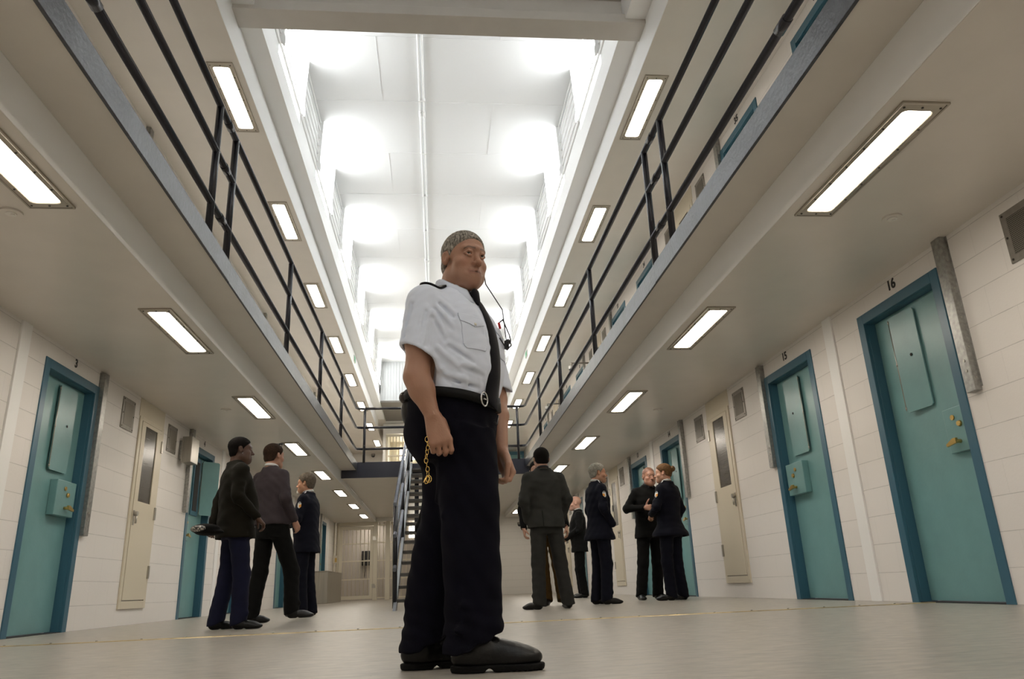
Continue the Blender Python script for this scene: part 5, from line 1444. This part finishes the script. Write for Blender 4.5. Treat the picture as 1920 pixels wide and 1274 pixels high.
# left group
r, H, g, W = person('man seen from behind in a dark olive jacket and blue jeans', (-1.80, 7.22), 62, 1.73, (.085, .040, .024), 'c_olive', 'c_jean', hem=.80, top_style='jacket',
    feet=[(.11, .05, 14), (-.12, -.10, -6)], arms=[((.26, -.06, 1.18), (.235, .13, .98), 'front'), ((-.27, -.10, 1.17), (-.22, -.16, .95), 'hang')], head_az=68, hair=dict(m='hair_dark', thick=.006, hl=.07, nape=-.075), build=1.2, belly=.04, lean=(-.09, 0), res=.0065, jowl=.4, flare=.015, hips=1.08)
MB().tube([H.w((.083, .002, -.040)), H.w((.087, .006, -.046)), H.w((.084, .010, -.040))], .0025, 6).build('earring', 'chrome', r)
cap_ = thing('peaked_cap', 'black cap with a silver patterned top carried behind the man in blue jeans', 'cap', (-2.03, 6.93, .80))
mv = Vol((-.16, -.16, -.03), (.20, .16, .14), .005); mv.ell((0, 0, .05), (.125, .11, .045)); mv.ell((.04, 0, .02), (.12, .09, .03), k=.02); VV, FF = nets(mv, 1); np_mesh('crown', VV, FF, 'c_black', cap_)
def sparkle():
    m = mat('silver_check_band', (.5, .5, .48), .4); nt = m.node_tree; t = nt.nodes.new('ShaderNodeTexVoronoi'); t.inputs['Scale'].default_value = 90
    tc = nt.nodes.new('ShaderNodeTexCoord'); nt.links.new(tc.outputs['Object'], t.inputs['Vector']); c = nt.nodes.new('ShaderNodeValToRGB'); c.color_ramp.elements[0].position = .35; c.color_ramp.elements[1].position = .45
    c.color_ramp.elements[0].color = (.6, .58, .52, 1); c.color_ramp.elements[1].color = (.03, .03, .03, 1); nt.links.new(t.outputs['Distance'], c.inputs[0]); nt.links.new(c.outputs[0], nt.nodes['Principled BSDF'].inputs['Base Color']); return m
M_['sparkle'] = sparkle()
mv = Vol((-.14, -.16, -.01), (.1, .1, .12), .005); mv.ell((-.02, -.035, .05), (.095, .085, .034)); VV, FF = nets(mv, 1); np_mesh('band', VV, FF, 'sparkle', cap_)

r, H, g, W = person('man seen from behind in dark grey jumper, sunglasses on his head', (-1.755, 8.62), 34, 1.93, (.42, .22, .15), 'c_jumper', 'c_black', hem=.93, top_style='jumper',
    feet=[(.13, .16, 35, (0, .06, 0), .03), (-.12, -.13, 10)], arms=[((.235, -.05, 1.18), (.215, .09, .97), 'hang'), ((-.24, -.02, 1.18), (-.18, .14, .99), 'front')], head_az=36, hair=dict(m='hair_brown', thick=.008, hl=.07, nape=-.07), collar='c_white', build=.96, belly=.0, lean=(-.12, 0), res=.007)
sg = MB()
for sx in (-1, 1): sg.tube([H.w((sx * .085, -.0, .060)), H.w((sx * .072, .035, .112))], .003, 6)
for sx in (-1, 1): sg.tube([H.w((sx * .010, .045, .122)), H.w((sx * .035, .046, .121)), H.w((sx * .066, .036, .110))], .010, 8)
sg.build('sunglasses', 'black', r)

r, H, g, W = person('officer with grey hair and white goatee in navy tunic, facing left in the left group', (-1.76, 10.62), -78, 1.88, (.50, .26, .16), 'c_uniform', 'c_uniform', hem=.76, top_style='uniform',
    feet=[(.11, -.02, 6), (-.11, .02, -8)], arms=[((.23, .06, 1.18), (.03, .24, 1.16), 'pocket'), ((-.25, .03, 1.17), (.00, .22, 1.12), 'pocket')], hair=dict(m='hair_mid', thick=.014, hl=.066, nape=-.085, vol=.008), collar='c_white', tie='c_black', badge='L', build=1.05, lean=(-.03, 0), res=.007, belly=.02, flare=.01)
bv = Vol(H.c - .15, H.c + .15, .005); bv.do(lambda P: smax(f_ell(H.loc(P), (0, .080, -.104), (.030, .034, .036)), H.loc(P)[2] + .076, .004) * H.k, H.c - .14, H.c + .14); VV, FF = nets(bv, 1); np_mesh('goatee', VV, FF, 'hair_white', r)

# right group
r, H, g, W = person('man in a grey suit standing with his back turned and hands in his pockets', (1.31, 9.05), -8, 1.89, (.45, .25, .17), 'c_grey', 'c_grey_t', hem=.86, top_style='jacket',
    feet=[(.17, -.04, 4), (-.16, -.06, -38)], arms=[((.255, -.07, 1.17), (.205, .05, .97), 'pocket'), ((-.26, -.06, 1.17), (-.21, .04, .95), 'pocket')], head_az=-4, hair=dict(m='hair_dark', thick=.011, hl=.07, nape=-.07), collar='c_slate', build=1.08, lean=(-.03, 0), res=.0065, flare=.012)
decal(g, W(-.075, -.25, .95), V3(0, 1, 0), (0, 0, 1), .006, .20, 1, 14, .002, ['c_black'], lambda u, w: 0, 'vent_edge', r, .002)
r, H, g, W = person('young dark haired man in brown trousers, mostly hidden behind the grey suited man', (1.56, 10.35), 186, 1.93, (.45, .25, .17), 'c_black', 'c_brown', hem=.84, top_style='coat',
    feet=[(.10, .0, 10), (-.10, .0, -10)], hair=dict(m='hair_dark', thick=.010, hl=.068, nape=-.06, vol=.006), lean=(-.19, 0), res=.0075, build=.82)
r, H, g, W = person('bald man in a dark suit with white shirt, facing left behind the grey suited man', (2.84, 15.3), -84, 1.99, (.62, .36, .27), 'c_charcoal', 'c_black', hem=.78, top_style='jacket',
    feet=[(.10, .02, 6), (-.10, .0, -6)], arms=[((.23, .02, 1.18), (.06, .24, 1.02), 'front'), ((-.245, .0, 1.17), (-.03, .25, 1.0), 'front')], hair=None, collar='c_white', tie='c_slate', lean=(-.0, 0), res=.008, build=1.02, belly=.02)
r, H, g, W = person('silver haired officer in navy tunic facing right, beside the grey suited man', (2.12, 9.95), 76, 1.82, (.52, .28, .18), 'c_uniform', 'c_uniform', hem=.78, top_style='uniform',
    feet=[(.10, .03, 10), (-.10, -.02, -6)], arms=[((.235, -.04, 1.17), (.195, .10, .97), 'pocket'), ((-.24, -.02, 1.17), (-.19, .12, .97), 'pocket')], head_az=84, hair=dict(m='hair_silver', thick=.010, hl=.07, nape=-.07), collar='c_white', tie='c_black', badge='R', lean=(.02, 0), res=.0065, build=.98, flare=.03)
MB().box(-.025, .025, -.003, .003, -.04, .04).build('id_card', 'whitepl', r).location = W(.11, .165, 1.17)
r, H, g, W = person('man with shaved head in a long black coat gesturing with his thumb up', (3.10, 11.25), 168, 1.94, (.42, .22, .15), 'c_black', 'c_black', hem=.80, top_style='coat',
    feet=[(.14, .02, 10), (-.12, .0, -10)], arms=[((.33, -.02, 1.20), (.17, .20, 1.19), 'thumb'), ((-.25, -.02, 1.17), (-.24, .10, .95), 'hang')], head_az=172, pitch=-6, hair=dict(m='shaved', thick=.0012, hl=.080, nape=-.06, nz=.0002), collar='c_slate', lean=(.14, 0), res=.0065, build=1.1, jowl=.5)
r, H, g, W = person('woman officer in navy tunic, hair in a bun, seen from behind by door 14', (3.23, 10.45), -38, 1.87, (.55, .30, .20), 'c_uniform', 'c_uniform', hem=.80, top_style='uniform',
    feet=[(.09, -.02, 14), (-.11, .02, -20)], arms=[((.25, -.04, 1.17), (.22, .07, .96), 'pocket'), ((-.26, .0, 1.18), (-.12, .20, 1.10), 'front')], head_az=-62, hair=dict(m='hair_sandy', thick=.010, hl=.066, nape=-.05, bun=True), collar='c_white', badge='L', lean=(.03, 0), res=.0065, build=.95, hips=1.06, flare=.055, shoes='leather')
r, H, g, W = person('person in black clothes almost hidden by the front officer, beside the stairs', (-.02, 11.4), 20, 1.78, (.42, .22, .15), 'c_black', 'c_black', hem=.8, top_style='jacket', hair=dict(m='hair_dark'), res=.009)
# ------------------------------------------------------------------ light, world, camera
w = bpy.data.worlds.new('world'); SC.world = w; w.use_nodes = True
w.node_tree.nodes['Background'].inputs[0].default_value = (.9, .95, 1, 1); w.node_tree.nodes['Background'].inputs[1].default_value = .6
cam = bpy.data.cameras.new('camera'); co = bpy.data.objects.new('camera', cam); COL.objects.link(co); SC.camera = co
cam.sensor_width = 36; cam.lens = 36 * 1389.4 / 1920; cam.clip_start = .02; cam.clip_end = 100
yaw, pit, rol = .1074, .3222, -.0415
f = Vector((math.sin(yaw) * math.cos(pit), math.cos(yaw) * math.cos(pit), math.sin(pit)))
r0 = Vector((math.cos(yaw), -math.sin(yaw), 0)); u0 = r0.cross(f)
r = r0 * math.cos(rol) + u0 * math.sin(rol); u = -r0 * math.sin(rol) + u0 * math.cos(rol)
co.matrix_world = Matrix(((r.x, u.x, -f.x, 0), (r.y, u.y, -f.y, 0), (r.z, u.z, -f.z, .26), (0, 0, 0, 1)))
SC.view_settings.view_transform = 'Standard'; SC.view_settings.look = 'None'; SC.view_settings.gamma = 1; SC.view_settings.use_curve_mapping = False
SC.view_settings.exposure = 1.15
SC.cycles.use_denoising = True
SC.cycles.max_bounces = 8; SC.cycles.diffuse_bounces = 5; SC.cycles.glossy_bounces = 4; SC.cycles.sample_clamp_indirect = 4
